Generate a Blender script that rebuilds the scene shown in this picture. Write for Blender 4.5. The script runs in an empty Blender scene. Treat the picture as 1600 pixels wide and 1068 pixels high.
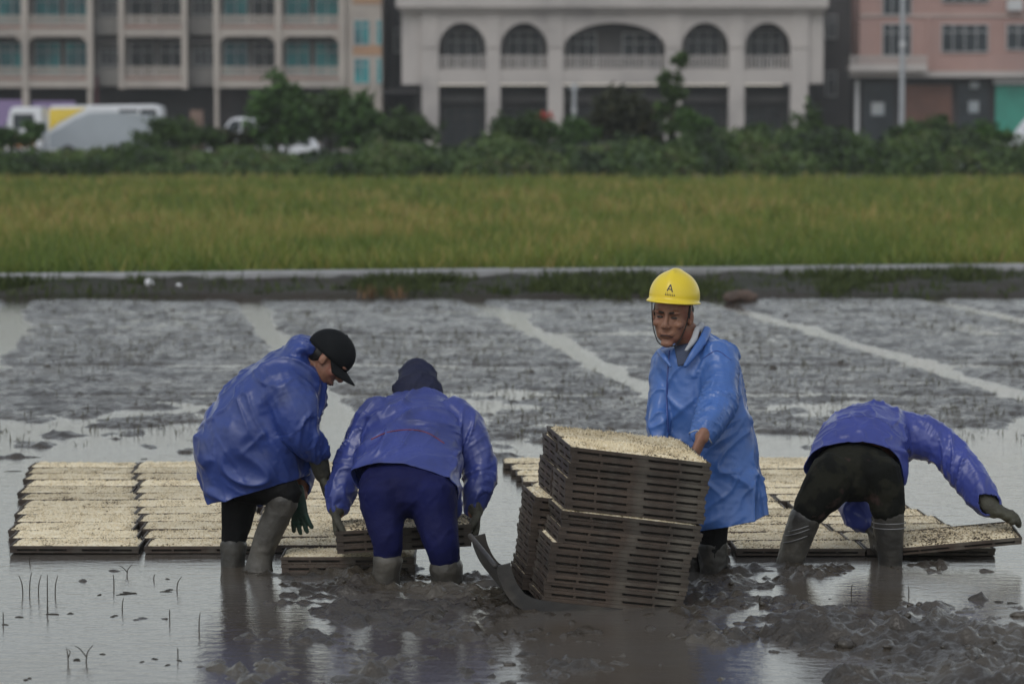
import bpy, bmesh, math, random
import numpy as np
from mathutils import Vector, Matrix
from mathutils.bvhtree import BVHTree

random.seed(7)
RNG = np.random.default_rng(7)
SC = bpy.context.scene
COL = SC.collection

# ------------------------------------------------------------------ camera, sky, sun, exposure
FPX = 4900.0                      # focal length in pixels of a 1600 px wide frame
CAM_H = 2.0
HORIZON = 175.0
PITCH = math.atan((534 - HORIZON) / FPX)
cam_data = bpy.data.cameras.new('camera')
cam = bpy.data.objects.new('camera', cam_data)
COL.objects.link(cam)
cam.location = (0, 0, CAM_H)
cam.rotation_euler = (math.pi / 2 - PITCH, 0, 0)
cam_data.sensor_width = 36
cam_data.lens = 36 * FPX / 1600
cam_data.clip_start = 0.1
cam_data.clip_end = 4000
cam_data.dof.use_dof = True
cam_data.dof.focus_distance = 13.6
cam_data.dof.aperture_fstop = 3.3
SC.camera = cam

world = bpy.data.worlds.new('World')
SC.world = world
world.use_nodes = True
wn = world.node_tree
wn.nodes.clear()
SUN_EL, SUN_ROT = math.radians(46), math.radians(200)
sky = wn.nodes.new('ShaderNodeTexSky')
sky.sky_type = 'NISHITA'
sky.sun_disc = False
sky.sun_elevation = SUN_EL
sky.sun_rotation = SUN_ROT
sky.air_density = 1.5
sky.dust_density = 0.6
sky.ozone_density = 1.0
hsv = wn.nodes.new('ShaderNodeHueSaturation')
hsv.inputs['Saturation'].default_value = 0.36
wbg = wn.nodes.new('ShaderNodeBackground')
wbg.inputs['Strength'].default_value = 0.12
wout = wn.nodes.new('ShaderNodeOutputWorld')
wn.links.new(sky.outputs[0], hsv.inputs['Color'])
wn.links.new(hsv.outputs[0], wbg.inputs['Color'])
wn.links.new(wbg.outputs[0], wout.inputs['Surface'])

sun_data = bpy.data.lights.new('sun', 'SUN')
sun_data.energy = 0.7
sun_data.angle = math.radians(30)
sun_data.color = (1.0, 0.97, 0.93)
sun = bpy.data.objects.new('sun', sun_data)
COL.objects.link(sun)
_sd = Vector((math.sin(SUN_ROT) * math.cos(SUN_EL), math.cos(SUN_ROT) * math.cos(SUN_EL), math.sin(SUN_EL)))
sun.rotation_euler = (-_sd).to_track_quat('-Z', 'Y').to_euler()
sun.location = _sd * 60

vs = SC.view_settings
vs.view_transform = 'Standard'
vs.look = 'None'
vs.gamma = 1
vs.use_curve_mapping = False
vs.exposure = 0.2
SC.render.engine = 'CYCLES'
SC.cycles.use_denoising = True
SC.cycles.max_bounces = 8
SC.cycles.volume_bounces = 1

# ------------------------------------------------------------------ helpers: projection
_cp, _sp = math.cos(PITCH), math.sin(PITCH)

def ray(px, py):
    u, v = (px - 800) / FPX, -(py - 534) / FPX
    return Vector((u, _cp + v * _sp, -_sp + v * _cp))

def at(px, py, Y):
    """the point that lies at world depth Y on the line of sight"""
    d = ray(px, py)
    t = Y / d.y
    return Vector((d.x * t, Y, CAM_H + d.z * t))

def gnd(px, py, z=0.0):
    d = ray(px, py)
    t = (z - CAM_H) / d.z
    return Vector((d.x * t, d.y * t, z))

# ------------------------------------------------------------------ helpers: noise
_T = np.random.default_rng(3).random((64, 64, 64)).astype(np.float32)

def vnoise(p):
    p = np.asarray(p, dtype=np.float64)
    i = np.floor(p).astype(np.int64)
    f = p - i
    f = f * f * (3 - 2 * f)
    i &= 63
    j = (i + 1) & 63
    x0, y0, z0 = i.T; x1, y1, z1 = j.T
    fx, fy, fz = f.T
    c00 = _T[x0, y0, z0] * (1 - fx) + _T[x1, y0, z0] * fx
    c10 = _T[x0, y1, z0] * (1 - fx) + _T[x1, y1, z0] * fx
    c01 = _T[x0, y0, z1] * (1 - fx) + _T[x1, y0, z1] * fx
    c11 = _T[x0, y1, z1] * (1 - fx) + _T[x1, y1, z1] * fx
    return (c00 * (1 - fy) + c10 * fy) * (1 - fz) + (c01 * (1 - fy) + c11 * fy) * fz

def fbm(p, octaves=4, gain=0.5):
    s = 0; a = 1; t = 0
    p = np.array(p, dtype=np.float64)
    for k in range(octaves):
        s = s + a * vnoise(p + 17.3 * k); t += a
        a *= gain; p = p * 2.03
    return s / t

def sstep(a, b, x):
    t = np.clip((x - a) / (b - a), 0, 1)
    return t * t * (3 - 2 * t)

# ------------------------------------------------------------------ helpers: meshes and objects
def mesh_of(name, V, F, mat=None, smooth=True):
    me = bpy.data.meshes.new(name)
    me.from_pydata([tuple(v) for v in V], [], [tuple(f) for f in F])
    if mat: me.materials.append(mat)
    if smooth and len(me.polygons): me.polygons.foreach_set('use_smooth', [True] * len(me.polygons))
    me.update()
    return me

def fast_mesh(name, V, F, mat=None, smooth=True):
    """numpy arrays with faces all of one size"""
    V = np.asarray(V, dtype=np.float32); F = np.asarray(F, dtype=np.int32)
    me = bpy.data.meshes.new(name)
    k = F.shape[1]
    me.vertices.add(len(V)); me.vertices.foreach_set('co', V.ravel())
    me.loops.add(F.size); me.loops.foreach_set('vertex_index', F.ravel())
    me.polygons.add(len(F)); me.polygons.foreach_set('loop_start', np.arange(len(F), dtype=np.int32) * k)
    me.update(calc_edges=True)
    if mat: me.materials.append(mat)
    me.polygons.foreach_set('use_smooth', np.full(len(F), smooth))
    me.update()
    return me

def link(name, me, parent=None, loc=None):
    o = bpy.data.objects.new(name, me)
    COL.objects.link(o)
    if parent is not None:
        o.parent = parent
        b = parent.get('_base')
        if b is not None: o.matrix_parent_inverse = Matrix.Translation((-b[0], -b[1], -b[2]))
    return o

def thing(name, label, cat, base=(0, 0, 0), group=None):
    o = bpy.data.objects.new(name, None)
    COL.objects.link(o)
    o.location = base
    o['_base'] = tuple(base)
    o.empty_display_size = 0.2
    tag(o, label, cat, group)
    return o

def tag(o, label=None, cat=None, group=None, kind=None):
    if label: o['label'] = label
    if cat: o['category'] = cat
    if group: o['group'] = group
    if kind: o['kind'] = kind
    return o

class MB:
    """collects shapes for one mesh"""
    def __init__(s): s.V = []; s.F = []
    def add(s, V, F):
        n = len(s.V)
        s.V += [tuple(v) for v in V]
        s.F += [tuple(i + n for i in f) for f in F]
        return s
    def box(s, x0, x1, y0, y1, z0, z1):
        if x0 > x1: x0, x1 = x1, x0
        if y0 > y1: y0, y1 = y1, y0
        if z0 > z1: z0, z1 = z1, z0
        return s.add([(x0,y0,z0),(x1,y0,z0),(x1,y1,z0),(x0,y1,z0),(x0,y0,z1),(x1,y0,z1),(x1,y1,z1),(x0,y1,z1)],
                     [(0,3,2,1),(4,5,6,7),(0,1,5,4),(1,2,6,5),(2,3,7,6),(3,0,4,7)])
    def build(s, name, mat, parent=None, smooth=False):
        return link(name, mesh_of(name, s.V, s.F, mat, smooth), parent)

def loft(rings, cap=True):
    n = len(rings[0]); V = []; F = []
    for r in rings: V += [tuple(p) for p in r]
    for i in range(len(rings) - 1):
        for j in range(n):
            k = (j + 1) % n
            F.append((i * n + j, i * n + k, (i + 1) * n + k, (i + 1) * n + j))
    if cap:
        F.append(tuple(reversed(range(n))))
        F.append(tuple((len(rings) - 1) * n + j for j in range(n)))
    return V, F

def catmull(A, sub=4):
    A = np.asarray(A, dtype=float)
    if len(A) < 3: 
        t = np.linspace(0, 1, sub + 1)[:, None]
        return A[0] * (1 - t) + A[-1] * t
    P = np.vstack([2 * A[0] - A[1], A, 2 * A[-1] - A[-2]])
    out = []
    for i in range(1, len(P) - 2):
        p0, p1, p2, p3 = P[i - 1], P[i], P[i + 1], P[i + 2]
        for t in np.arange(sub) / sub:
            out.append(0.5 * (2 * p1 + (p2 - p0) * t + (2 * p0 - 5 * p1 + 4 * p2 - p3) * t * t + (3 * p1 - p0 - 3 * p2 + p3) * t ** 3))
    out.append(A[-1])
    return np.array(out)

def tube(pts, rad, n=16, sub=4, ref=None, round_ends=True):
    """pts world points, rad list of (a, b): a across the picture, b in depth"""
    R = [(r, r) if not isinstance(r, (tuple, list)) else r for r in rad]
    A = np.hstack([np.array([tuple(p) for p in pts], dtype=float), np.array(R, dtype=float)])
    A = catmull(A, sub)
    P = A[:, :3]; R = np.maximum(A[:, 3:5], 1e-4)
    T = np.gradient(P, axis=0)
    if round_ends:
        t0 = T[0] / np.linalg.norm(T[0]); t1 = T[-1] / np.linalg.norm(T[-1])
        ra, rb = R[0].min(), R[-1].min()
        P = np.vstack([P[0] - t0 * ra * .7, P[0] - t0 * ra * .45, P, P[-1] + t1 * rb * .45, P[-1] + t1 * rb * .7])
        R = np.vstack([R[0] * .35, R[0] * .8, R, R[-1] * .8, R[-1] * .35])
        T = np.vstack([t0, t0, T, t1, t1])
    rings = []
    S_prev = None
    for p, r, t in zip(P, R, T):
        t = t / (np.linalg.norm(t) + 1e-9)
        if ref is not None:
            S = np.array(ref, dtype=float); S = S - t * S.dot(t)
        else:
            S = np.cross(t, (0, 1, 0))
            if np.linalg.norm(S) < .15: S = S_prev if S_prev is not None else np.array((1., 0, 0))
            S = S - t * S.dot(t)
        S /= (np.linalg.norm(S) + 1e-9)
        if S_prev is not None and S.dot(S_prev) < 0: S = -S
        S_prev = S
        B = np.cross(S, t)
        a = np.linspace(0, 2 * math.pi, n, endpoint=False)
        rings.append(p + np.outer(np.cos(a) * r[0], S) + np.outer(np.sin(a) * r[1], B))
    return loft(rings)

def ell(c, r, M=None, nu=18, nv=12):
    """ellipsoid with centre c and radii r, in the frame M"""
    V = []; F = []
    for i in range(nv + 1):
        th = math.pi * i / nv
        for j in range(nu):
            ph = 2 * math.pi * j / nu
            V.append(Vector((c[0] + r[0] * math.sin(th) * math.cos(ph), c[1] + r[1] * math.sin(th) * math.sin(ph), c[2] + r[2] * math.cos(th))))
    for i in range(nv):
        for j in range(nu):
            k = (j + 1) % nu
            F.append((i * nu + j, (i + 1) * nu + j, (i + 1) * nu + k, i * nu + k))
    if M is not None: V = [M @ v for v in V]
    return V, F

def remesh(pieces, voxel, smooth=4):
    m = MB()
    for V, F in pieces: m.add(V, F)
    me = mesh_of('tmp', m.V, m.F, None, False)
    bm = bmesh.new(); bm.from_mesh(me)
    bmesh.ops.remove_doubles(bm, verts=bm.verts, dist=1e-5)
    bmesh.ops.recalc_face_normals(bm, faces=bm.faces)
    bm.to_mesh(me); bm.free()
    o = bpy.data.objects.new('tmp', me); COL.objects.link(o)
    r = o.modifiers.new('r', 'REMESH'); r.mode = 'VOXEL'; r.voxel_size = voxel; r.use_smooth_shade = True
    if smooth:
        s = o.modifiers.new('s', 'SMOOTH'); s.factor = .5; s.iterations = smooth
    dg = bpy.context.evaluated_depsgraph_get()
    out = bpy.data.meshes.new_from_object(o.evaluated_get(dg), depsgraph=dg)
    bpy.data.objects.remove(o); bpy.data.meshes.remove(me)
    out.polygons.foreach_set('use_smooth', np.full(len(out.polygons), True))
    return out

def coords(me):
    V = np.empty(len(me.vertices) * 3, dtype=np.float32); me.vertices.foreach_get('co', V)
    N = np.empty(len(me.vertices) * 3, dtype=np.float32); me.vertices.foreach_get('normal', N)
    return V.reshape(-1, 3).astype(float), N.reshape(-1, 3).astype(float)

def set_coords(me, V):
    me.vertices.foreach_set('co', V.astype(np.float32).ravel()); me.update()

def ridges(V, d, freq, stretch, warp, seed, width):
    """long narrow ridges that run along d"""
    d = np.array(d, dtype=float); d /= np.linalg.norm(d)
    al = V @ d
    p = (V - np.outer(al, d)) * freq + np.outer(al, d) * (freq / stretch) + warp + seed
    n = vnoise(p)
    return np.exp(-(np.sqrt((n - .5) ** 2 + .0006) - .0245) / width)

def fold(me, amp, freq, d, fine=0.0015, seed=0.0, stretch=8.0, hem=None, sleeves=()):
    """cloth folds: long sharp ridges in two directions that come and go, rings of wrinkles round the sleeves, small crumples"""
    V, N = coords(me)
    d = np.array(d, dtype=float); d /= np.linalg.norm(d)
    w = np.stack([fbm(V * 2.6 + seed + 5 * k, 2) for k in range(3)], 1) - .5
    e = np.cross(d, (.3, .9, .2)); e /= np.linalg.norm(e)
    g1 = sstep(.38, .6, fbm(V * 3 + seed * 1.3 + 3, 2)); g2 = sstep(.45, .62, fbm(V * 4 + seed * .7 + 31, 2))
    body = amp * (ridges(V, d, freq, stretch, w * 2.2, seed, .06) - .22) * (.3 + .7 * g1)
    body += amp * .7 * (ridges(V, e * .7 + d * .5, freq * 1.3, stretch, w * 2.2, seed + 9, .055) - .2) * g2
    body += amp * .4 * (ridges(V, d * .8 - e * .5, freq * 2.1, stretch, w * 2.6, seed + 23, .06) - .2) * (.35 + .65 * (1 - g1))
    wt = np.zeros(len(V)); sl = np.zeros(len(V))
    for path, rad in sleeves:
        A = catmull(np.hstack([np.array([tuple(p) for p in path]), np.array(rad)[:, None]]), 8)
        P, R = A[:, :3], A[:, 3]
        s_ = np.concatenate([[0], np.cumsum(np.linalg.norm(np.diff(P, axis=0), axis=1))])
        D2 = ((V[:, None, :] - P[None]) ** 2).sum(2)
        k = D2.argmin(1); dist = np.sqrt(D2[np.arange(len(V)), k])
        wk = 1 - sstep(1.15, 1.6, dist / R[k])
        wk *= sstep(0, .12, s_[k])
        T = np.gradient(P, axis=0); T /= np.linalg.norm(T, axis=1)[:, None]
        al = s_[k] + ((V - P[k]) * T[k]).sum(1)
        rd = (V - P[k]) / np.maximum(R[k], .01)[:, None]
        q = rd * 1.0 + w * 1.5 + seed + 11
        q[:, 2] += al * 15 + .8 * rd[:, 0]
        q2 = rd * .9 + w * 1.2 + seed + 47
        q2[:, 0] += al * 27
        h = np.exp(-((vnoise(q) - .5) / .12) ** 2) - .4 + .4 * (np.exp(-np.abs(vnoise(q2) - .5) / .08) - .25)
        sl = sl * (1 - wk) + wk * h * amp * .5; wt = np.maximum(wt, wk)
    h = body * (1 - wt * .75) + sl
    c = fbm(V * 30 + w * 3 + seed, 2)
    h += fine * (1 - np.abs(2 * c - 1) * 3)
    if hem is not None:
        dist = (V - np.array(hem[0])) @ (np.array(hem[1]) / np.linalg.norm(hem[1]))
        near = np.exp(-np.clip(dist, 0, 9) / .07)
        h = h + near * (.010 + .014 * (vnoise(V * 8 + seed) - .35))
    set_coords(me, V + N * h[:, None])

def cut(me, co, no, pred=None):
    """open a garment at its hem"""
    bm = bmesh.new(); bm.from_mesh(me)
    if pred is None: geom = bm.verts[:] + bm.edges[:] + bm.faces[:]
    else:
        fs = [f for f in bm.faces if pred(f.calc_center_median())]
        es = list({e for f in fs for e in f.edges}); vv = list({v for f in fs for v in f.verts})
        geom = vv + es + fs
    bmesh.ops.bisect_plane(bm, geom=geom, plane_co=co, plane_no=no, clear_inner=True)
    bm.to_mesh(me); bm.free(); me.update()

# ------------------------------------------------------------------ helpers: materials
def _n(nt, t, **kw):
    n = nt.nodes.new(t)
    for k, v in kw.items(): setattr(n, k, v)
    return n

def mat(name, c1, c2=None, scale=6.0, rough=.6, spec=.5, bump=0.0, bscale=60.0, detail=4.0, contrast=(.35, .65),
        stain=None, stain_scale=3.0, stain_at=(.5, .7), spots=None, spot_scale=45.0, spot_at=(.64, .68), rand=0.0, coat=0.0, rough2=None, vec=(1, 1, 1), coord='Object'):
    m = bpy.data.materials.new(name); m.use_nodes = True
    nt = m.node_tree
    bs = nt.nodes['Principled BSDF']
    tc = _n(nt, 'ShaderNodeTexCoord')
    mp = _n(nt, 'ShaderNodeMapping'); mp.inputs['Scale'].default_value = vec
    nt.links.new(tc.outputs[coord], mp.inputs['Vector'])
    src = mp.outputs['Vector']
    c2 = c2 or tuple(min(1, x * .7) for x in c1)
    nz = _n(nt, 'ShaderNodeTexNoise'); nz.inputs['Scale'].default_value = scale; nz.inputs['Detail'].default_value = detail
    nt.links.new(src, nz.inputs['Vector'])
    rp = _n(nt, 'ShaderNodeValToRGB')
    rp.color_ramp.elements[0].position = contrast[0]; rp.color_ramp.elements[0].color = (*c1, 1)
    rp.color_ramp.elements[1].position = contrast[1]; rp.color_ramp.elements[1].color = (*c2, 1)
    nt.links.new(nz.outputs['Fac'], rp.inputs['Fac'])
    out = rp.outputs['Color']
    if stain:
        n2 = _n(nt, 'ShaderNodeTexNoise'); n2.inputs['Scale'].default_value = stain_scale; n2.inputs['Detail'].default_value = 6
        nt.links.new(src, n2.inputs['Vector'])
        r2 = _n(nt, 'ShaderNodeMapRange'); r2.inputs['From Min'].default_value = stain_at[0]; r2.inputs['From Max'].default_value = stain_at[1]
        nt.links.new(n2.outputs['Fac'], r2.inputs['Value'])
        mx = _n(nt, 'ShaderNodeMix', data_type='RGBA')
        nt.links.new(r2.outputs['Result'], mx.inputs['Factor'])
        nt.links.new(out, mx.inputs['A']); mx.inputs['B'].default_value = (*stain, 1)
        out = mx.outputs['Result']
    if spots:                                                  # splashes: small flecks, gathered in places
        n3 = _n(nt, 'ShaderNodeTexNoise'); n3.inputs['Scale'].default_value = spot_scale; n3.inputs['Detail'].default_value = 2
        n4 = _n(nt, 'ShaderNodeTexNoise'); n4.inputs['Scale'].default_value = 4.0; n4.inputs['Detail'].default_value = 2
        nt.links.new(src, n3.inputs['Vector']); nt.links.new(src, n4.inputs['Vector'])
        ma = _n(nt, 'ShaderNodeMath', operation='MULTIPLY_ADD'); ma.inputs[1].default_value = .35; 
        nt.links.new(n4.outputs['Fac'], ma.inputs[0]); nt.links.new(n3.outputs['Fac'], ma.inputs[2])
        r4 = _n(nt, 'ShaderNodeMapRange'); r4.inputs['From Min'].default_value = spot_at[0] + .17; r4.inputs['From Max'].default_value = spot_at[1] + .17
        nt.links.new(ma.outputs[0], r4.inputs['Value'])
        mx = _n(nt, 'ShaderNodeMix', data_type='RGBA')
        nt.links.new(r4.outputs['Result'], mx.inputs['Factor']); nt.links.new(out, mx.inputs['A']); mx.inputs['B'].default_value = (*spots, 1)
        out = mx.outputs['Result']
    if rand:
        oi = _n(nt, 'ShaderNodeObjectInfo')
        mr = _n(nt, 'ShaderNodeMapRange'); mr.inputs['To Min'].default_value = 1 - rand; mr.inputs['To Max'].default_value = 1 + rand
        nt.links.new(oi.outputs['Random'], mr.inputs['Value'])
        hs = _n(nt, 'ShaderNodeHueSaturation')
        nt.links.new(mr.outputs['Result'], hs.inputs['Value']); nt.links.new(out, hs.inputs['Color'])
        out = hs.outputs['Color']
    nt.links.new(out, bs.inputs['Base Color'])
    bs.inputs['Roughness'].default_value = rough
    if rough2 is not None:
        r3 = _n(nt, 'ShaderNodeMapRange'); r3.inputs['From Min'].default_value = .35; r3.inputs['From Max'].default_value = .65
        r3.inputs['To Min'].default_value = rough; r3.inputs['To Max'].default_value = rough2
        nt.links.new(nz.outputs['Fac'], r3.inputs['Value']); nt.links.new(r3.outputs['Result'], bs.inputs['Roughness'])
    bs.inputs['Specular IOR Level'].default_value = spec
    if coat: bs.inputs['Coat Weight'].default_value = coat; bs.inputs['Coat Roughness'].default_value = .25
    if bump:
        nb = _n(nt, 'ShaderNodeTexNoise'); nb.inputs['Scale'].default_value = bscale; nb.inputs['Detail'].default_value = 5
        nt.links.new(src, nb.inputs['Vector'])
        b = _n(nt, 'ShaderNodeBump'); b.inputs['Strength'].default_value = 1.0; b.inputs['Distance'].default_value = bump
        nt.links.new(nb.outputs['Fac'], b.inputs['Height']); nt.links.new(b.outputs['Normal'], bs.inputs['Normal'])
    return m

def attr_mat(name, stops, attr='tint', rough=.6, spec=.3, trans=0.0):
    """colour from a per-blade value"""
    m = bpy.data.materials.new(name); m.use_nodes = True
    nt = m.node_tree; bs = nt.nodes['Principled BSDF']
    a = _n(nt, 'ShaderNodeAttribute'); a.attribute_name = attr
    rp = _n(nt, 'ShaderNodeValToRGB')
    e = rp.color_ramp.elements
    while len(e) < len(stops): e.new(.5)
    for k, (p, c) in enumerate(stops): e[k].position = p; e[k].color = (*c, 1)
    nt.links.new(a.outputs['Fac'], rp.inputs['Fac']); nt.links.new(rp.outputs['Color'], bs.inputs['Base Color'])
    bs.inputs['Roughness'].default_value = rough; bs.inputs['Specular IOR Level'].default_value = spec
    if trans:
        bs.inputs['Transmission Weight'].default_value = 0
        tr = _n(nt, 'ShaderNodeBsdfTranslucent'); nt.links.new(rp.outputs['Color'], tr.inputs['Color'])
        ms = _n(nt, 'ShaderNodeMixShader'); ms.inputs[0].default_value = trans
        nt.links.new(bs.outputs[0], ms.inputs[1]); nt.links.new(tr.outputs[0], ms.inputs[2])
        nt.links.new(ms.outputs[0], nt.nodes['Material Output'].inputs['Surface'])
    return m

def set_attr(me, name, vals):
    a = me.attributes.new(name, 'FLOAT', 'POINT'); a.data.foreach_set('value', np.asarray(vals, dtype=np.float32))
# ------------------------------------------------------------------ setting: ground, mud, water
M_soil = mat('soil', (.05, .045, .03), (.035, .04, .02), scale=1.5, rough=.9, bump=.02, bscale=8)
M_road = mat('road', (.09, .09, .09), (.07, .07, .07), scale=2, rough=.7, bump=.004, bscale=40)

SKEW = .1327                                    # the beds run this much to the left for every metre away
FURROWS = (-3.3, -.85, 1.59, 4.03, 6.57, 8.9)

m = MB()
m.add([(-900, -300, -.16), (900, -300, -.16), (900, 2500, -.16), (-900, 2500, -.16)], [(0, 1, 2, 3)])
tag(m.build('ground', M_soil), kind='structure')

def bump_g(x, y, cx, cy, rx, ry):
    return np.exp(-(((x - cx) / rx) ** 2 + ((y - cy) / ry) ** 2))

# places where feet and the sled churn the mud up
CHURN = []
for (px, py, r, a) in [(365, 893, .16, .03), (408, 897, .2, .035), (605, 917, .17, .03), (698, 928, .18, .03), (1118, 912, .2, .03),
                       (1085, 890, .18, .02), (1232, 888, .16, .03), (1391, 884, .14, .02), (1300, 900, .2, .02), (1170, 905, .2, .03),
                       (560, 965, .25, .02), (640, 950, .25, .03), (760, 925, .25, .025), (1130, 950, .3, .03), (1250, 930, .2, .03), (800, 965, .2, .02),
                       (1280, 885, .2, .025), (1500, 885, .22, .02), (520, 905, .25, .015), (1340, 960, .3, .03), (1240, 985, .2, .03)]:
    g = gnd(px, py); CHURN.append((g.x, g.y, r, a))

def mud_height(x, y):
    p = np.stack([x, y, np.zeros_like(x)], 1)
    n1 = fbm(p * np.array([.9, .55, 1]) + 3, 3) - .5
    n2 = fbm(p * np.array([4.2, 3.2, 1]) + 9, 4) - .5
    n3 = fbm(p * np.array([13, 10, 1]) + 21, 3) - .5
    bil = .5 - np.abs(fbm(p * np.array([8, 6.5, 1]) + 40, 3) - .5) * 3.2           # crests between clods
    q = x + SKEW * y
    far = sstep(17.9, 21.2, y + n1 * 6 + n2 * 5)
    b = -.034 + far * .047
    # the working strip in front of the trays
    front = 1 - sstep(13.6, 13.95, y + .25 * n1)
    left = sstep(-.45, -1.15, x + n1 * 1.0)
    strip = front * (1 - left)
    b = b + strip * .025
    b = b - .045 * front * bump_g(x, y, 1.75, 13.15, .75, .5)                     # puddle by the right worker
    b = b - .045 * front * bump_g(x, y, .78, 11.15, .42, .55)                     # smooth puddle in front
    b = b - .016 * front * bump_g(x, y, -.1, 11.3, .7, .5)
    b = b + .026 * front * sstep(.9, 1.25, x + .3 * n1) * (1 - sstep(11.9, 12.3, y + .5 * n1))
    b = b - .012 * front * bump_g(x, y, .45, 12.3, .5, .25)
    for f in FURROWS:
        w = .115 + .05 * n1
        b = b - .055 * far * np.exp(-((q - f + .25 * n1) / w) ** 2)
    for (yy, w, s) in ((24.7, .13, .04), (28.2, .1, .03), (22.1, .12, .03), (31.2, .12, .02)):
        b = b - s * far * np.exp(-((y - yy + .5 * n1) / w) ** 2)
    for (cx, cy, r, a) in CHURN:
        b = b + .6 * a * np.exp(-(((x - cx) / r) ** 2 + ((y - cy) / r) ** 2))
    n4 = fbm(p * np.array([30, 26, 1]) + 63, 2) - .5
    rid = .5 - np.abs(fbm(p * np.array([17, 14, 1]) + 77, 3) - .5) * 4                # torn crests of fresh mud
    calm = .35 * (1 - np.maximum(far, strip))
    h = b + .045 * n1 * (.4 + .6 * far)
    h = h + calm * (.085 * n2 + .045 * n3 + .02 * bil)
    h = h + far * (.018 * n2 + .020 * n3 + .005 * bil + .022 * n4)
    h = h + strip * (.085 * n2 + .065 * n3 + .018 * bil + .012 * rid + .024 * n4)
    h = h + .05 * np.clip(n2 + .6 * n3 + .3 * n4 - .19, 0, 1) * 2.0 * (1 - .9 * far) * (1 - .6 * strip)                         # single clods that break the water
    # under the trays the bed is flat
    tr = sstep(13.85, 14.1, y) * (1 - sstep(17.6, 18.2, y)) * sstep(-2.7, -2.4, x) * (1 - sstep(2.2, 2.6, x))
    h = h * (1 - tr) + np.minimum(h, -.012) * tr
    return np.maximum(h, -.09)

ys = [8.5]
while ys[-1] < 33.6:
    y = ys[-1]
    ys.append(y + (.03 if y < 10.6 else .0125 + max(0, y - 13.6) * .0024))
ys = np.array(ys)
# a coarser step at the sides, where nothing is close
xs = np.concatenate([np.arange(-9.6, -4.4, .06), np.arange(-4.4, -2.5, .028), np.arange(-2.5, 2.5, .014), np.arange(2.5, 4.4, .028), np.arange(4.4, 9.6, .06)])
GX, GY = np.meshgrid(xs, ys)
H = mud_height(GX.ravel(), GY.ravel())
V = np.stack([GX.ravel(), GY.ravel(), H], 1)
nx = len(xs); ny = len(ys)
ii = (np.arange(ny - 1)[:, None] * nx + np.arange(nx - 1)[None, :]).ravel()
F = np.stack([ii, ii + 1, ii + nx + 1, ii + nx], 1)
M_mud = mat('wet mud', (.060, .049, .037), (.034, .028, .021), scale=3, rough=.12, rough2=.40, spec=.55, bump=.008, bscale=55, detail=6,
            stain=(.085, .073, .056), stain_scale=1.2, stain_at=(.5, .65))
mud = link('mud', fast_mesh('mud', V, F, M_mud))
tag(mud, kind='structure')

# loose clods of mud
n = 2200
x = RNG.uniform(-5, 5, n); y = 10.6 + RNG.random(n) ** 1.2 * 22
nearf = (y < 13.8) & (x > -.9 + RNG.normal(0, .3, n))
keep = nearf | ((y > 18.2) & (RNG.random(n) < .10)) | (RNG.random(n) < .02)
tz = (y > 13.8) & (y < 18.0) & (x > -2.7) & (x < 2.6)
keep &= ~tz
x, y = x[keep], y[keep]; n = len(x)
z = mud_height(x, y)
ok = z > -.03
x, y, z = x[ok], y[ok], z[ok]; n = len(x)
r = RNG.uniform(.005, .016, n) * np.where(RNG.random(n) < .10, 2.4, 1) * np.where(y > 18, .9, 1)
ico = bmesh.new(); bmesh.ops.create_icosphere(ico, subdivisions=2, radius=1)
iv = np.array([v.co[:] for v in ico.verts]); fi = np.array([[v.index for v in f.verts] for f in ico.faces]); ico.free()
A = iv[None] * (r[:, None, None] * np.array([1.25, 1.0, .75])) * RNG.uniform(.85, 1.15, (n, len(iv), 1)) * (1 + .35 * np.sin(iv[None, :, :1] * 2.3 + RNG.uniform(0, 6, (n, 1, 1)))) + np.stack([x, y, z + r * .15], 1)[:, None]
F = (fi[None] + (np.arange(n) * len(iv))[:, None, None]).reshape(-1, 3)
tag(link('mud_clods', fast_mesh('mud_clods', A.reshape(-1, 3), F, M_mud)), 'loose wet clods of mud strewn over the paddy', 'mud clods', kind='stuff')

# shallow water standing on the mud
M_water = bpy.data.materials.new('muddy water'); M_water.use_nodes = True
nt = M_water.node_tree; bs = nt.nodes['Principled BSDF']
bs.inputs['Roughness'].default_value = .045
bs.inputs['IOR'].default_value = 1.33
bs.inputs['Specular IOR Level'].default_value = .5
tc = _n(nt, 'ShaderNodeTexCoord')
nz = _n(nt, 'ShaderNodeTexNoise'); nz.inputs['Scale'].default_value = .9; nz.inputs['Detail'].default_value = 4
nt.links.new(tc.outputs['Object'], nz.inputs['Vector'])
rp = _n(nt, 'ShaderNodeValToRGB')
rp.color_ramp.elements[0].position = .4; rp.color_ramp.elements[0].color = (.105, .095, .085, 1)
rp.color_ramp.elements[1].position = .62; rp.color_ramp.elements[1].color = (.085, .070, .054, 1)
nt.links.new(nz.outputs['Fac'], rp.inputs['Fac']); nt.links.new(rp.outputs['Color'], bs.inputs['Base Color'])
mp = _n(nt, 'ShaderNodeMapping'); mp.inputs['Scale'].default_value = (1, 1.6, 1)
nt.links.new(tc.outputs['Object'], mp.inputs['Vector'])
n1_ = _n(nt, 'ShaderNodeTexNoise'); n1_.inputs['Scale'].default_value = 9; n1_.inputs['Detail'].default_value = 5; n1_.inputs['Roughness'].default_value = .6
nt.links.new(mp.outputs['Vector'], n1_.inputs['Vector'])
bp = _n(nt, 'ShaderNodeBump'); bp.inputs['Strength'].default_value = 1; bp.inputs['Distance'].default_value = .0036
nt.links.new(n1_.outputs['Fac'], bp.inputs['Height']); nt.links.new(bp.outputs['Normal'], bs.inputs['Normal'])
m = MB()
m.add([(-9.6, 6.5, 0), (9.6, 6.5, 0), (9.6, 33.7, 0), (-9.6, 33.7, 0)], [(0, 1, 2, 3)])
tag(m.build('water', M_water), kind='structure')

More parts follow.
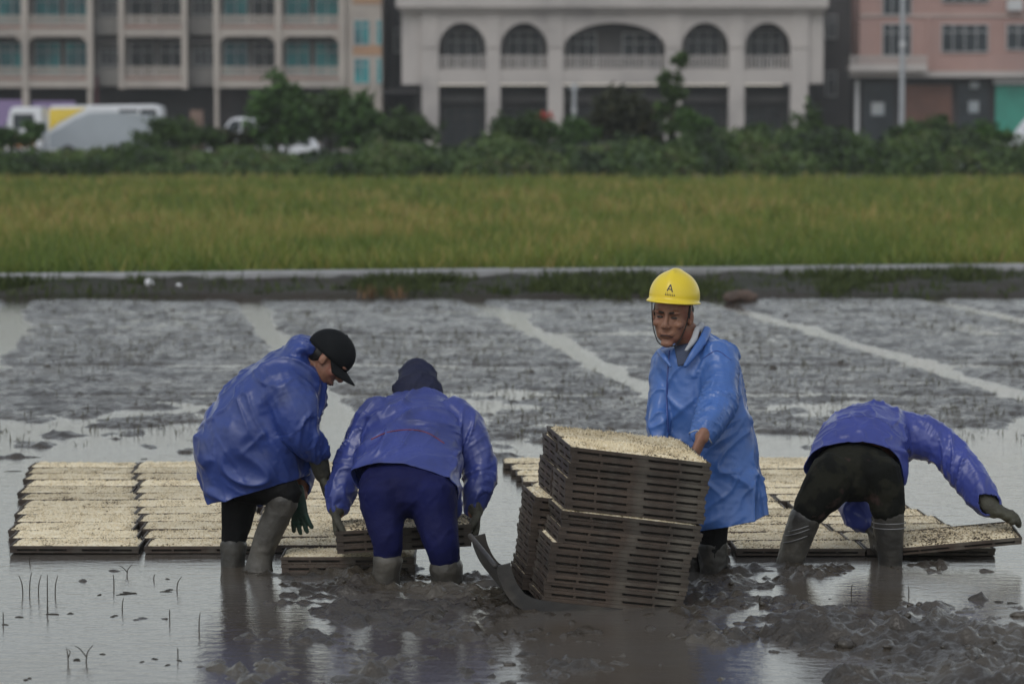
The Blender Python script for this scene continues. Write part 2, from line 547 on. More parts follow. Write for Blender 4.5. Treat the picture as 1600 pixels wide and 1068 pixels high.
# bank at the far side of the paddy, with a concrete channel edge on top
xs = np.linspace(-24, 24, 420); ts = np.linspace(0, 1, 46)
GX, GT = np.meshgrid(xs, ts)
y0 = 33.2 + .25 * (fbm(np.stack([xs * .7, 0 * xs, 0 * xs], 1), 3) - .5) * 2
kerb_y = lambda x: 35.5 + x * .187
GY = y0[None, :] * (1 - GT) + (kerb_y(xs) + .3)[None, :] * GT
p = np.stack([GX.ravel(), GY.ravel(), 0 * GX.ravel()], 1)
hz = -.1 + .16 * sstep(0, .12, GT.ravel()) + .1 * sstep(.1, 1, GT.ravel()) + (fbm(p * 2.2, 4) - .5) * .16 * sstep(0, .2, GT.ravel()) * (1 - sstep(.85, 1, GT.ravel()))
V = p.copy(); V[:, 2] = hz
nx = len(xs); ny = len(ts)
ii = (np.arange(ny - 1)[:, None] * nx + np.arange(nx - 1)[None, :]).ravel()
M_bank = mat('bank earth', (.024, .018, .012), (.02, .025, .010), scale=1.1, rough=.85, bump=.03, bscale=14, stain=(.034, .028, .021), stain_scale=.8, stain_at=(.5, .62))
tag(link('bank', fast_mesh('bank', V, np.stack([ii, ii + 1, ii + nx + 1, ii + nx], 1), M_bank)), kind='structure')

M_conc = mat('concrete edge', (.33, .33, .335), (.24, .24, .24), scale=1.2, rough=.75, bump=.006, bscale=20, stain=(.14, .14, .125), stain_scale=1.1, stain_at=(.5, .7))
kerb = thing('channel_edge', 'long pale concrete channel edge running in front of the rice field', 'channel edge', (0, 35.5, 0))
for i in range(16):                                          # cast in lengths
    x0, x1 = -24 + i * 3, -24 + i * 3 + 2.985
    m = MB()
    a, b = kerb_y(x0), kerb_y(x1); w = .26
    dz = random.uniform(-.006, .006)
    zz = .225 + dz
    vv = [(x0, a, 0), (x1, b, 0), (x1, b + w, 0), (x0, a + w, 0), (x0, a, zz - .02), (x1, b, zz - .02), (x1, b + w, zz), (x0, a + w, zz), (x0, a + .02, zz), (x1, b + .02, zz)]
    m.add(vv, [(0, 3, 2, 1), (0, 1, 5, 4), (4, 5, 9, 8), (8, 9, 6, 7), (2, 3, 7, 6), (1, 2, 6, 9, 5), (3, 0, 4, 8, 7)])
    m.build('channel_block', M_conc, kerb)

# ------------------------------------------------------------------ blades: a numpy field of bent leaves
def blades(P, h, w, lean, az, tint, seg=2, zcol=0.0):
    """each blade: a tapering strip of seg quads and a tip"""
    n = len(P)
    d = np.stack([np.cos(az), np.sin(az), 0 * az], 1)
    s = np.stack([-np.sin(az), np.cos(az), 0 * az], 1)
    rot = RNG.uniform(0, math.pi, n)
    s2 = np.stack([np.cos(rot), np.sin(rot), 0 * rot], 1)
    V = []; T = []
    for k in range(seg + 1):
        t = k / (seg + .0)
        c = P + d * (lean * t ** 1.8)[:, None] + np.array([0, 0, 1.]) * (h * (t - .18 * t * t * (lean / (h + 1e-6))))[:, None]
        ww = w * (1 - .72 * t ** 2)
        if k < seg:
            V += [c - s2 * (ww / 2)[:, None], c + s2 * (ww / 2)[:, None]]; T += [tint + zcol * t] * 2
        else:
            V += [c]; T += [tint + zcol * t]
    k = 2 * seg + 1
    A = np.stack(V, 1).reshape(-1, 3); T = np.stack(T, 1).ravel()
    base = (np.arange(n) * k)[:, None]
    F = []
    for j in range(seg - 1):
        F += [base + np.array([2 * j, 2 * j + 1, 2 * j + 3]), base + np.array([2 * j, 2 * j + 3, 2 * j + 2])]
    F += [base + np.array([2 * seg - 2, 2 * seg - 1, 2 * seg])]
    return A, np.concatenate(F, 0), T

# rice field behind the channel
def rice(n, ya, yb, xa, xb, wmul):
    yy = RNG.uniform(ya, yb, n)
    xx = RNG.uniform(xa, xb, n)
    keep = yy > kerb_y(xx) + .55
    xx, yy = xx[keep], yy[keep]
    k = 9
    cx = np.repeat(xx, k); cy = np.repeat(yy, k)
    n = len(cx)
    ct = np.repeat(RNG.normal(0, .17, len(xx)) + .45 * (RNG.random(len(xx)) < .09), k); ch = np.repeat(RNG.uniform(.8, 1.2, len(xx)), k)
    cx = cx + RNG.normal(0, .05, n); cy = cy + RNG.normal(0, .05, n)
    low = fbm(np.stack([cx * .5, cy * .22, 0 * cx], 1), 4, .75)
    h = RNG.uniform(.22, .46, n) * (.85 + .35 * low) * ch
    t = .12 + .42 * sstep(.36, .66, low) + ct + RNG.normal(0, .16, n)
    t -= .2 * sstep(44, 37, cy)
    t += .10 * np.exp(-((cy - 52) / 8) ** 2)                                     # a riper belt across the field
    return blades(np.stack([cx, cy, 0 * cx - .02], 1), h, RNG.uniform(.012, .03, n) * wmul, RNG.uniform(.04, .3, n), RNG.uniform(0, 6.28, n), t.clip(0, 1), 2, .22)
A1, F1, T1 = rice(15000, 33.5, 48, -9, 9, 1.0)
A2, F2, T2 = rice(14000, 46, 84, -17, 17, 1.7)
A3, F3, T3 = rice(4000, 33, 84, -24, 24, 2.0)
A = np.concatenate([A1, A2, A3]); F = np.concatenate([F1, F2 + len(A1), F3 + len(A1) + len(A2)]); T = np.concatenate([T1, T2, T3])
M_rice = attr_mat('rice leaves', [(0, (.06, .105, .02)), (.35, (.145, .20, .034)), (.7, (.23, .245, .052)), (1, (.38, .28, .10))], rough=.55, trans=.25)
me = fast_mesh('rice', A, F, M_rice, False); set_attr(me, 'tint', T)
tag(link('rice_field', me), 'green and yellowing rice field behind the flooded paddy', 'rice field', kind='stuff')
xs = np.linspace(-26, 26, 60)
V = [(x, kerb_y(x) + .262, -.03) for x in xs] + [(x, 87, -.03) for x in xs]
tag(link('field_soil', mesh_of('field_soil', V, [(i, i + 1, i + 61, i + 60) for i in range(59)], M_soil)), kind='structure')

# weeds on the bank
def bank_z(x, y):
    t = np.clip((y - 33.2) / (kerb_y(x) + .3 - 33.2), 0, 1)
    return -.1 + .16 * sstep(0, .12, t) + .1 * sstep(.1, 1, t)
n = 12000
x = RNG.uniform(-9, 9, n); t = RNG.uniform(.03, .93, n); y = 33.2 + t * (kerb_y(x) - 33.2)
k = fbm(np.stack([x * .8, y * .5, 0 * x], 1), 3)
edge = t > .75
keep = (k > .47) | (RNG.random(n) < .08)
x, y, k = x[keep], y[keep], k[keep]; n = len(x)
x = np.repeat(x, 3) + RNG.normal(0, .04, n * 3); y = np.repeat(y, 3) + RNG.normal(0, .04, n * 3); k = np.repeat(k, 3)
A, F, T = blades(np.stack([x, y, bank_z(x, y) - .03], 1), RNG.uniform(.05, .17, n * 3), RNG.uniform(.012, .03, n * 3), RNG.uniform(.02, .1, n * 3), RNG.uniform(0, 6.28, n * 3),
                 (RNG.uniform(0, .55, n * 3)).clip(0, 1))
M_weed = attr_mat('bank weeds', [(0, (.03, .045, .012)), (.5, (.065, .085, .02)), (1, (.16, .11, .05))], rough=.7, trans=.2)
me = fast_mesh('weeds', A, F, M_weed, False); set_attr(me, 'tint', T)
tag(link('bank_weeds', me), 'short weeds growing on the earth bank', 'weeds', kind='stuff')

# two rusty tufts and a brick-red clump, and white litter on the bank
M_tuft = attr_mat('dry tuft', [(0, (.10, .06, .032)), (1, (.19, .115, .06))], rough=.8)
for (px, py, lab) in ((577, 452, 'small rusty dry grass tuft on the bank, the left one of two'), (621, 450, 'small rusty dry grass tuft on the bank, the right one of two')):
    g = gnd(px, 462, .06); n = 40
    q = np.tile(np.array([[g.x, g.y, .03]]), (n, 1)) + RNG.normal(0, 1, (n, 3)) * np.array([.06, .05, 0])
    A, F, T = blades(q, RNG.uniform(.06, .2, n), np.full(n, .014), RNG.uniform(.01, .1, n), RNG.uniform(0, 6.28, n), RNG.random(n))
    me = fast_mesh('dry_tuft', A, F, M_tuft, False); set_attr(me, 'tint', T)
    tag(link('dry_tuft', me), lab, 'grass tuft', 'dry tufts on the bank')
M_brick = mat('broken brick', (.12, .08, .062), (.08, .058, .048), scale=14, rough=.9, bump=.01)
g = gnd(1163, 462, .08)
me = remesh([ell((g.x, g.y, .085), (.10, .09, .065)), ell((g.x + .08, g.y, .06), (.07, .08, .06)), ell((g.x - .13, g.y + .03, .06), (.1, .1, .07))], .015, 2)
V, N = coords(me); set_coords(me, V + N * ((fbm(V * 14, 3) - .5) * .05)[:, None]); me.materials.append(M_brick)
tag(link('rubble_lump', me), 'brick brown lump of rubble lying on the bank', 'rubble')
M_white = mat('white litter', (.75, .75, .76), (.6, .6, .62), scale=9, rough=.5)
for (px, py, r, lab) in ((233, 440, .045, 'small round white litter on the bank below the channel edge'), (279, 444, .03, 'small flattened white scrap on the bank beside round litter')):
    g = gnd(px, py + 4, .12)
    me = remesh([ell((g.x, g.y, .14), (r, r, r * (1 if r > .04 else .5))), ell((g.x + r * .6, g.y, .13), (r * .7, r * .6, r * .5))], .008, 2)
    V, N = coords(me); set_coords(me, V + N * ((fbm(V * 40, 2) - .5) * .02)[:, None]); me.materials.append(M_white)
    tag(link('litter', me), lab, 'litter')

# stubble and stalks standing in the mud further out
n = 7500
y = RNG.uniform(18.3, 33, n); x = RNG.uniform(-7.5, 7.5, n)
k = fbm(np.stack([x * .9, y * .6, 0 * x + 4], 1), 3)
q = x + SKEW * y
keep = (k > .45) & (np.min(np.abs(q[:, None] - np.array(FURROWS)[None]), 1) > .2)
x, y = x[keep], y[keep]; n = len(x)
x = np.repeat(x, 3) + RNG.normal(0, .03, n * 3); y = np.repeat(y, 3) + RNG.normal(0, .03, n * 3)
z = mud_height(x, y); n = len(x)
A, F, T = blades(np.stack([x, y, np.maximum(z, -.02) - .01], 1), RNG.uniform(.015, .085, n), RNG.uniform(.004, .009, n), RNG.uniform(0, .07, n), RNG.uniform(0, 6.28, n), RNG.random(n))
M_stub = attr_mat('stubble', [(0, (.045, .04, .028)), (.5, (.07, .065, .035)), (1, (.09, .085, .05))], rough=.8)
me = fast_mesh('stubble', A, F, M_stub, False); set_attr(me, 'tint', T)
tag(link('stubble', me), 'sparse dead stubble sticking out of the mud', 'stubble', kind='stuff')
# ------------------------------------------------------------------ seed trays
TLX, TWY, TH = .58, .285, .032
M_tray = mat('tray plastic', (.068, .049, .037), (.038, .029, .023), scale=7, rough=.45, rough2=.7, spec=.4, rand=.25, bump=.002, bscale=60, stain=(.095, .083, .067), stain_scale=6, stain_at=(.50, .66))
M_traysoil = mat('tray soil', (.03, .026, .021), (.018, .016, .014), scale=40, rough=.9, bump=.004, bscale=120)

def seed_mat(name, dark):
    m = bpy.data.materials.new(name); m.use_nodes = True
    nt = m.node_tree; bs = nt.nodes['Principled BSDF']
    tc = _n(nt, 'ShaderNodeTexCoord'); oi = _n(nt, 'ShaderNodeObjectInfo')
    ad = _n(nt, 'ShaderNodeVectorMath', operation='ADD')
    sc = _n(nt, 'ShaderNodeVectorMath', operation='SCALE'); sc.inputs[0].default_value = (37, 19, 5)
    nt.links.new(oi.outputs['Random'], sc.inputs['Scale']); nt.links.new(tc.outputs['Object'], ad.inputs[0]); nt.links.new(sc.outputs[0], ad.inputs[1])
    n1 = _n(nt, 'ShaderNodeTexNoise'); n1.inputs['Scale'].default_value = 95; n1.inputs['Detail'].default_value = 3
    n2 = _n(nt, 'ShaderNodeTexNoise'); n2.inputs['Scale'].default_value = 9; n2.inputs['Detail'].default_value = 3
    nt.links.new(ad.outputs[0], n1.inputs['Vector']); nt.links.new(ad.outputs[0], n2.inputs['Vector'])
    mth = _n(nt, 'ShaderNodeMath', operation='MULTIPLY_ADD'); mth.inputs[1].default_value = .55
    nt.links.new(n2.outputs['Fac'], mth.inputs[0]); nt.links.new(n1.outputs['Fac'], mth.inputs[2])
    rp = _n(nt, 'ShaderNodeValToRGB'); e = rp.color_ramp.elements
    e[0].position = .575 + dark; e[0].color = (.055, .042, .03, 1)
    e[1].position = .69 + dark; e[1].color = (.68, .56, .36, 1)
    x = e.new(.90 + dark * .3); x.color = (.82, .735, .55, 1)
    nt.links.new(mth.outputs[0], rp.inputs['Fac'])
    mr = _n(nt, 'ShaderNodeMapRange'); mr.inputs['To Min'].default_value = .78; mr.inputs['To Max'].default_value = 1.08
    nt.links.new(oi.outputs['Random'], mr.inputs['Value'])
    hs = _n(nt, 'ShaderNodeHueSaturation'); nt.links.new(mr.outputs[0], hs.inputs['Value']); nt.links.new(rp.outputs[0], hs.inputs['Color'])
    nt.links.new(hs.outputs[0], bs.inputs['Base Color'])
    bs.inputs['Roughness'].default_value = .75; bs.inputs['Specular IOR Level'].default_value = .25
    b = _n(nt, 'ShaderNodeBump'); b.inputs['Strength'].default_value = 1; b.inputs['Distance'].default_value = .006
    nt.links.new(n1.outputs['Fac'], b.inputs['Height']); nt.links.new(b.outputs[0], bs.inputs['Normal'])
    return m
M_seed = seed_mat('sprouted seed', 0.0)
M_seed_dark = seed_mat('sprouted seed browned', .10)

def tray_shell():
    m = MB(); hx, hy = TLX / 2, TWY / 2; t = .006
    m.box(-hx, hx, -hy, hy, 0, .008)
    for s in (-1, 1):
        m.box(-hx - .003, hx + .003, s * hy - (t if s > 0 else 0) + s * .003, s * hy + (t if s < 0 else 0) + s * .003, .0185, TH)       # long rim
        m.box(s * hx - (t if s > 0 else 0) + s * .003, s * hx + (t if s < 0 else 0) + s * .003, -hy + t - .003, hy - t + .003, .0185, TH)
    for x0, x1 in ((-hx, -hx + .03), (-.035, .035), (hx - .03, hx), (-.17, -.16), (.16, .17)):
        for s in (-1, 1):
            m.box(x0, x1, s * hy - s * .008, s * hy - s * .0005, .006, .0185)
    for y0, y1 in ((-hy + .008, -hy + .03), (-.02, .02), (hy - .03, hy - .008)):
        for s in (-1, 1):
            m.box(s * hx - s * .008, s * hx - s * .0005, y0, y1, .006, .0185)
    return mesh_of('tray_shell', m.V, m.F, M_tray, False)
ME_shell = tray_shell()
m = MB(); m.box(-TLX / 2 + .011, TLX / 2 - .011, -TWY / 2 + .013, TWY / 2 - .013, .0082, .026)
ME_soil = mesh_of('tray_soil', m.V, m.F, M_traysoil, False)

def seed_bed(seed, spikes, tall, material):
    rng = np.random.default_rng(seed)
    nx, ny = 56, 24
    X, Y = np.meshgrid(np.linspace(-TLX / 2 + .0045, TLX / 2 - .0045, nx), np.linspace(-TWY / 2 + .0045, TWY / 2 - .0045, ny))
    p = np.stack([X.ravel(), Y.ravel(), np.full(X.size, seed * 3.1)], 1)
    edge = np.minimum(np.minimum(X + TLX / 2, TLX / 2 - X), np.minimum(Y + TWY / 2, TWY / 2 - Y)).ravel()
    z = .0235 + .0125 * sstep(0, .035, edge) + (fbm(p * 60, 3) - .5) * .012 + (fbm(p * 9, 2) - .5) * .008
    V = p.copy(); V[:, 2] = z
    ii = (np.arange(ny - 1)[:, None] * nx + np.arange(nx - 1)[None]).ravel()
    F4 = np.stack([ii, ii + 1, ii + nx + 1, ii + nx], 1)
    F = [tuple(f) for f in F4]
    V = [tuple(v) for v in V]
    for _ in range(spikes):
        x, y = rng.uniform(-TLX / 2 + .012, TLX / 2 - .012), rng.uniform(-TWY / 2 + .012, TWY / 2 - .012)
        i = int((y + TWY / 2 - .0045) / (TWY - .009) * (ny - 1)) * nx + int((x + TLX / 2 - .0045) / (TLX - .009) * (nx - 1))
        zz = z[i] - .002; h = rng.uniform(.4, 1) * tall; lx, ly = rng.normal(0, h * .45, 2); r = rng.uniform(.0018, .003); a = rng.uniform(0, 6)
        n = len(V)
        V += [(x + r * math.cos(a + k * 2.09), y + r * math.sin(a + k * 2.09), zz) for k in range(3)] + [(x + lx, y + ly, zz + h)]
        F += [(n, n + 1, n + 3), (n + 1, n + 2, n + 3), (n + 2, n, n + 3)]
    return mesh_of('seed_bed', V, F, material, False)
ME_seed = [seed_bed(k, 700, .012, M_seed) for k in range(4)]
ME_seed_top = [seed_bed(20 + k, 2800, .015, M_seed) for k in range(2)]
ME_seed_dark = [seed_bed(40, 900, .012, M_seed_dark)]

def tray(Mx, label, group, beds=ME_seed):
    o = bpy.data.objects.new('seed_tray', None); COL.objects.link(o)
    o.empty_display_size = .1
    o.matrix_world = Mx
    tag(o, label, 'seed tray', group)
    for nm, me in (('shell', ME_shell), ('soil', ME_soil), ('seed_bed', random.choice(beds))):
        c = bpy.data.objects.new(nm, me); COL.objects.link(c); c.parent = o
    return o

ORD = ['first', 'second', 'third', 'fourth', 'fifth', 'sixth', 'seventh', 'eighth', 'ninth', 'tenth', 'eleventh', 'twelfth', 'thirteenth', 'fourteenth', 'fifteenth', 'sixteenth',
       'seventeenth', 'eighteenth', 'nineteenth', 'twentieth', 'twenty-first', 'twenty-second', 'twenty-third', 'twenty-fourth']
RZ = lambda d: Matrix.Rotation(math.radians(d), 4, 'Z')
RX = lambda d: Matrix.Rotation(math.radians(d), 4, 'X')
RY = lambda d: Matrix.Rotation(math.radians(d), 4, 'Y')
TR = lambda v: Matrix.Translation(v)
PITCH_R = .2885

def carpet(x_left, y_front, rows, cols, side, colnames, skip=()):
    for i in range(rows):
        for j in range(cols):
            if (i, j) in skip: continue
            jit = [.0, .03, .015, -.02, .0, .035, -.045, -.03, .02, .0, .03, .01, -.015, 0][(i * 3 + j * 5) % 14]
            y = y_front + TWY / 2 + i * PITCH_R + j * .018 + random.uniform(-.003, .003)
            x = x_left + TLX / 2 + j * .592 - SKEW * (i * PITCH_R) + jit * .5
            z = .002 + random.uniform(0, .003)
            tray(TR((x, y, z)) @ RZ(random.uniform(-.3, .5) + 1.2) @ RX(-.9 + random.uniform(-.5, .5)) @ RY(random.uniform(-.4, .4)),
                 f'cream seed tray in {colnames[j]} column of {side} tray carpet, {ORD[i]} from the front', f'seed trays laid out in the {side} carpet')
gl = gnd(15, 866)
carpet(gl.x, gl.y, 12, 3, 'left', ('leftmost', 'middle', 'rightmost'))
gr = gnd(770, 722)
YF = 14.02
carpet(gr.x + SKEW * (gr.y - YF), YF, 13, 3, 'right', ('leftmost', 'middle', 'rightmost'))
# two more trays, one on the other, in front of the left carpet
g = gnd(436, 893)
for k in range(2):
    tray(TR((g.x + .30, g.y + TWY / 2, .0 + k * .034)) @ RZ(.8 - k), ('lower' if k == 0 else 'upper') + ' of two stacked seed trays between the legs of two bending workers', 'pair of trays in front of the left carpet')

# ------------------------------------------------------------------ mud sled with the stack of trays
STK = TR((.385, 12.86, -.004)) @ RZ(10) @ RY(7.5) @ RX(3.0)
def in_stack(x, y, z, rz=0, rx=0, ry=0): return STK @ TR((x, y, z)) @ RZ(rz) @ RX(rx) @ RY(ry)
DEP = .148
for r, (nm, yy) in enumerate((('front', -DEP), ('back', DEP))):
    z = 0.0
    for k in range(12):
        top = k == 11
        sh = -.028 if (nm == 'back' or k < 8) else 0.0
        if nm == 'back': sh -= .03
        tray(in_stack(sh + random.uniform(-.006, .006), yy + random.uniform(-.004, .004), z, random.uniform(-.8, .8), 0, random.uniform(-.3, .3)),
             f'muddy slatted seed tray in the lower {nm} pile on the sled, {ORD[k]} from the bottom', f'trays of the lower {nm} pile on the sled', ME_seed)
        z += .0325
    for k in range(8):
        tray(in_stack(.004 + random.uniform(-.006, .006), yy + .022 + random.uniform(-.004, .004), z + .004, random.uniform(-.9, .9), 0, random.uniform(-.3, .3)),
             f'slatted seed tray in the upper {nm} pile on the sled, ' + ('topmost with sprouts showing' if k == 7 else f'{ORD[7 - k]} from its top'),
             f'trays of the upper {nm} pile on the sled', ME_seed_top if k == 7 else ME_seed)
        z += .0315

M_sled = mat('sled plastic', (.035, .034, .034), (.05, .046, .041), scale=5, rough=.5, spec=.35, stain=(.08, .07, .057), stain_scale=4, stain_at=(.48, .62), bump=.004, bscale=25)
prof = catmull([(.40, -.035), (.2, -.038), (-.1, -.038), (-.33, -.036), (-.42, -.015), (-.475, .03), (-.515, .09), (-.535, .14)], 5)
def sled_mesh():
    V = []; F = []
    T = np.gradient(prof, axis=0); T /= np.linalg.norm(T, axis=1)[:, None]
    Nn = np.stack([T[:, 1], -T[:, 0]], 1)
    if Nn[0][1] < 0: Nn = -Nn
    hw, wall, t = .325, .06, .012
    sec = [(-hw, wall), (-hw, 0), (hw, 0), (hw, wall), (hw - t, wall), (hw - t, t), (-hw + t, t), (-hw + t, wall)]
    rings = []
    for (x, z), nn in zip(prof, Nn):
        rings.append([STK @ Vector((x + nn[0] * h, y, z + nn[1] * h)) for (y, h) in sec])
    n = len(sec)
    for r in rings: V += r
    for i in range(len(rings) - 1):
        for j in range(n):
            k = (j + 1) % n
            F.append((i * n + j, i * n + k, (i + 1) * n + k, (i + 1) * n + j))
    e = (len(rings) - 1) * n
    for o, rev in ((0, False), (e, True)):
        for q in ((0, 1, 6, 7), (1, 2, 5, 6), (2, 3, 4, 5)):
            q = tuple(o + i for i in q); F.append(q[::-1] if rev else q)
    return V, F
sl = thing('mud_sled', 'grey plastic mud sled with curled-up nose, carrying the tray stack', 'sled', STK @ Vector((0, 0, -.05)))
V, F = sled_mesh()
o = link('hull', mesh_of('hull', V, F, M_sled, False), sl)
rp_ = [STK @ Vector((prof[-1][0] - .004, y, prof[-1][1] + .004)) for y in (-.325, 0, .325)]
V, F = tube(rp_, [.011] * 3, 8, 2, ref=(1, 0, 0)); link('nose_rim', mesh_of('nose_rim', V, F, M_sled), sl)

# ------------------------------------------------------------------ people
SKIN = mat('weathered skin', (.27, .135, .085), (.205, .10, .064), scale=22, rough=.5, spec=.4, bump=.0012, bscale=120, stain=(.25, .09, .065), stain_scale=14, stain_at=(.5, .75))
def coat_mat(name, c, c2, dirt=None):
    dirt = dirt or tuple(x * .55 + .012 for x in c2)
    return mat(name, c, c2, scale=5, rough=.26, rough2=.42, spec=.5, bump=.0012, bscale=40, stain=dirt, stain_scale=6, stain_at=(.56, .80), detail=6)
M_coat1 = coat_mat('blue raincoat', (.034, .062, .245), (.024, .045, .18))
M_coat2 = coat_mat('violet blue raincoat', (.044, .062, .245), (.034, .048, .19))
M_coat3 = coat_mat('light blue raincoat', (.062, .145, .41), (.046, .115, .33))
M_coat4 = coat_mat('violet raincoat', (.047, .066, .285), (.037, .051, .22))
M_black = mat('black trousers', (.006, .006, .0065), (.011, .011, .011), scale=9, rough=.8, spec=.15, bump=.004, bscale=50, stain=(.035, .032, .028), stain_scale=6, stain_at=(.6, .8))
M_navy = mat('navy trousers', (.006, .009, .068), (.005, .006, .044), scale=5, rough=.75, spec=.2, bump=.003, bscale=45, stain=(.03, .032, .06), stain_scale=6, stain_at=(.6, .85))
M_camo = mat('dark camouflage trousers', (.006, .0065, .005), (.015, .015, .010), scale=11, rough=.85, spec=.15, bump=.003, bscale=50, contrast=(.48, .56), stain=(.045, .028, .024), stain_scale=12, stain_at=(.62, .7))
M_boot = mat('muddy boots', (.062, .057, .049), (.04, .037, .032), scale=8, rough=.4, rough2=.7, spec=.45, bump=.006, bscale=35, stain=(.10, .092, .078), stain_scale=6, stain_at=(.5, .7))
M_boot_dark = mat('dark rubber boots', (.03, .029, .027), (.045, .042, .036), scale=8, rough=.4, spec=.45, bump=.004, bscale=35, stain=(.085, .078, .066), stain_scale=6, stain_at=(.55, .7))
M_glove = mat('muddy gloves', (.065, .064, .045), (.045, .042, .033), scale=16, rough=.65, spec=.3, bump=.004, bscale=80)
M_glove_g = mat('dark green gloves', (.012, .05, .035), (.02, .035, .026), scale=22, rough=.55, spec=.4, bump=.003, bscale=90, stain=(.07, .08, .06), stain_scale=25, stain_at=(.58, .7))
M_cap = mat('black cap', (.006, .007, .008), (.010, .011, .012), scale=20, rough=.85, spec=.15, bump=.001, bscale=250)
M_hood = mat('navy hood', (.014, .017, .045), (.010, .012, .03), scale=12, rough=.7, spec=.3, bump=.003, bscale=60)
M_helmet = mat('yellow helmet', (.78, .60, .035), (.72, .53, .03), scale=5, rough=.32, spec=.5, stain=(.45, .33, .05), stain_scale=7, stain_at=(.64, .8))
M_hair = mat('black hair', (.010, .009, .008), (.018, .016, .014), scale=60, rough=.6, spec=.4)
M_ink = mat('black print', (.012, .012, .012), (.015, .015, .015), rough=.5)
M_towel = mat('pale collar cloth', (.42, .43, .45), (.34, .35, .37), scale=12, rough=.8, bump=.003, bscale=60)
M_shirt = mat('grey blue shirt', (.05, .065, .11), (.035, .045, .08), scale=12, rough=.8, bump=.003, bscale=60)
M_red = mat('red drawstring', (.22, .04, .05), (.15, .03, .04), rough=.7)
M_eye = mat('eyes', (.012, .010, .009), (.02, .016, .014), rough=.25)
M_lip = mat('mouth line', (.05, .018, .015), (.04, .015, .013), rough=.6)

def lr_loft(D, rows, n=40, sub=5, ex=2.2):
    """a body loft: every row gives its left and right outline points (px), half depth (px) and depth shift of each side (m)"""
    A = []
    for L, R, b, *dy in rows:
        dL, dR = (dy + [0, 0])[:2] if len(dy) != 1 else (dy[0], dy[0])
        l, r = at(L[0], L[1], D + dL), at(R[0], R[1], D + dR)
        A.append((*l, *r, b * D / FPX))
    A = catmull(A, sub)
    rings = []
    a = np.linspace(0, 2 * math.pi, n, endpoint=False)
    ca, sa = np.cos(a), np.sin(a)
    ca = np.sign(ca) * np.abs(ca) ** (2 / ex); sa = np.sign(sa) * np.abs(sa) ** (2 / ex)
    for row in A:
        l, r, b = row[:3], row[3:6], row[6]
        c = (l + r) / 2; h = (r - l) / 2
        rings.append(c + np.outer(ca, h) + np.outer(sa, (0, b, 0)))
    return loft(rings)

def limb(D, rows, n=18, sub=4, ref=None):
    """rows: (px, py, dy, half width px[, half depth px])"""
    pts = [at(r[0], r[1], D + r[2]) for r in rows]
    k = D / FPX
    rad = [(r[3] * k, (r[4] if len(r) > 4 else r[3]) * k) for r in rows]
    return tube(pts, rad, n, sub, ref)

def hand(w, fwd, palm, thumb=1, curl=.5, size=1.0, spread=.12, fat=1.0):
    fwd = Vector(fwd).normalized(); palm = Vector(palm); palm = (palm - fwd * palm.dot(fwd)).normalized()
    S = fwd.cross(palm).normalized() * thumb
    L = .095 * size
    out = [tube([w - fwd * .03, w + fwd * L * .35, w + fwd * L * .75, w + fwd * L * 1.02], [(.027 * size, .021 * size), (.036 * size, .018 * size), (.041 * size, .016 * size), (.038 * size, .012 * size)], 14, 3, ref=tuple(S))]
    for i, (off, ln) in enumerate(((.030, .070), (.010, .079), (-.011, .074), (-.031, .058))):
        d = (fwd + S * (off / .03) * spread).normalized()
        p = w + fwd * L * .93 + S * off * size
        pts = [p]; a = curl * .5
        for k in range(3):
            a += curl * (.8 if k else .4)
            p = p + (d * math.cos(a) + palm * math.sin(a)) * ln * size * (.45, .32, .25)[k]
            pts.append(p)
        out.append(tube(pts, [r * size * fat for r in (.0105, .0100, .0092, .0078)], 10, 3))
    p = w + fwd * L * .28 + S * .028 * size
    d1 = (fwd * .55 + S * .75 + palm * .25).normalized(); d2 = (fwd * .85 + S * .25 + palm * .45).normalized()
    out.append(tube([p - d1 * .015, p + d1 * .03 * size, p + d1 * .03 * size + d2 * .033 * size, p + d1 * .028 * size + d2 * .058 * size],
                    [r * size * fat for r in (.014, .0135, .012, .009)], 10, 3))
    return out

def head_frame(c, fwd, up, s=1.0):
    x = Vector(fwd).normalized(); up = Vector(up); z = (up - x * up.dot(x)).normalized(); y = z.cross(x)
    return TR(c) @ Matrix((x, y, z)).transposed().to_4x4() @ Matrix.Scale(s, 4)

def head_pieces(M):
    P = [ell((-.008, 0, .03), (.098, .077, .092), M), ell((.028, 0, -.028), (.063, .065, .085), M), ell((.028, 0, -.070), (.054, .057, .042), M),
         ell((.064, 0, -.106), (.024, .027, .018), M), ell((.02, 0, .045), (.075, .066, .06), M)]
    for s in (-1, 1):
        P += [ell((.085, s * .030, .025), (.016, .027, .0095), M), ell((.064, s * .046, -.026), (.022, .018, .018), M),
              ell((.101, s * .0125, -.034), (.011, .009, .009), M), ell((-.004, s * .079, -.004), (.017, .010, .031), M), ell((.006, s * .078, -.022), (.01, .008, .014), M),
              ell((.070, s * .029, -.001), (.013, .015, .008), M), ell((.074, s * .018, -.060), (.014, .017, .018), M)]
    P += [tube([M @ Vector(v) for v in ((.086, 0, .022), (.098, 0, -.004), (.111, 0, -.028), (.104, 0, -.038))], [.0085, .0095, .0125, .008], 10, 3),
          ell((.088, 0, -.064), (.012, .024, .0055), M), ell((.085, 0, -.0755), (.011, .02, .007), M)]
    return P

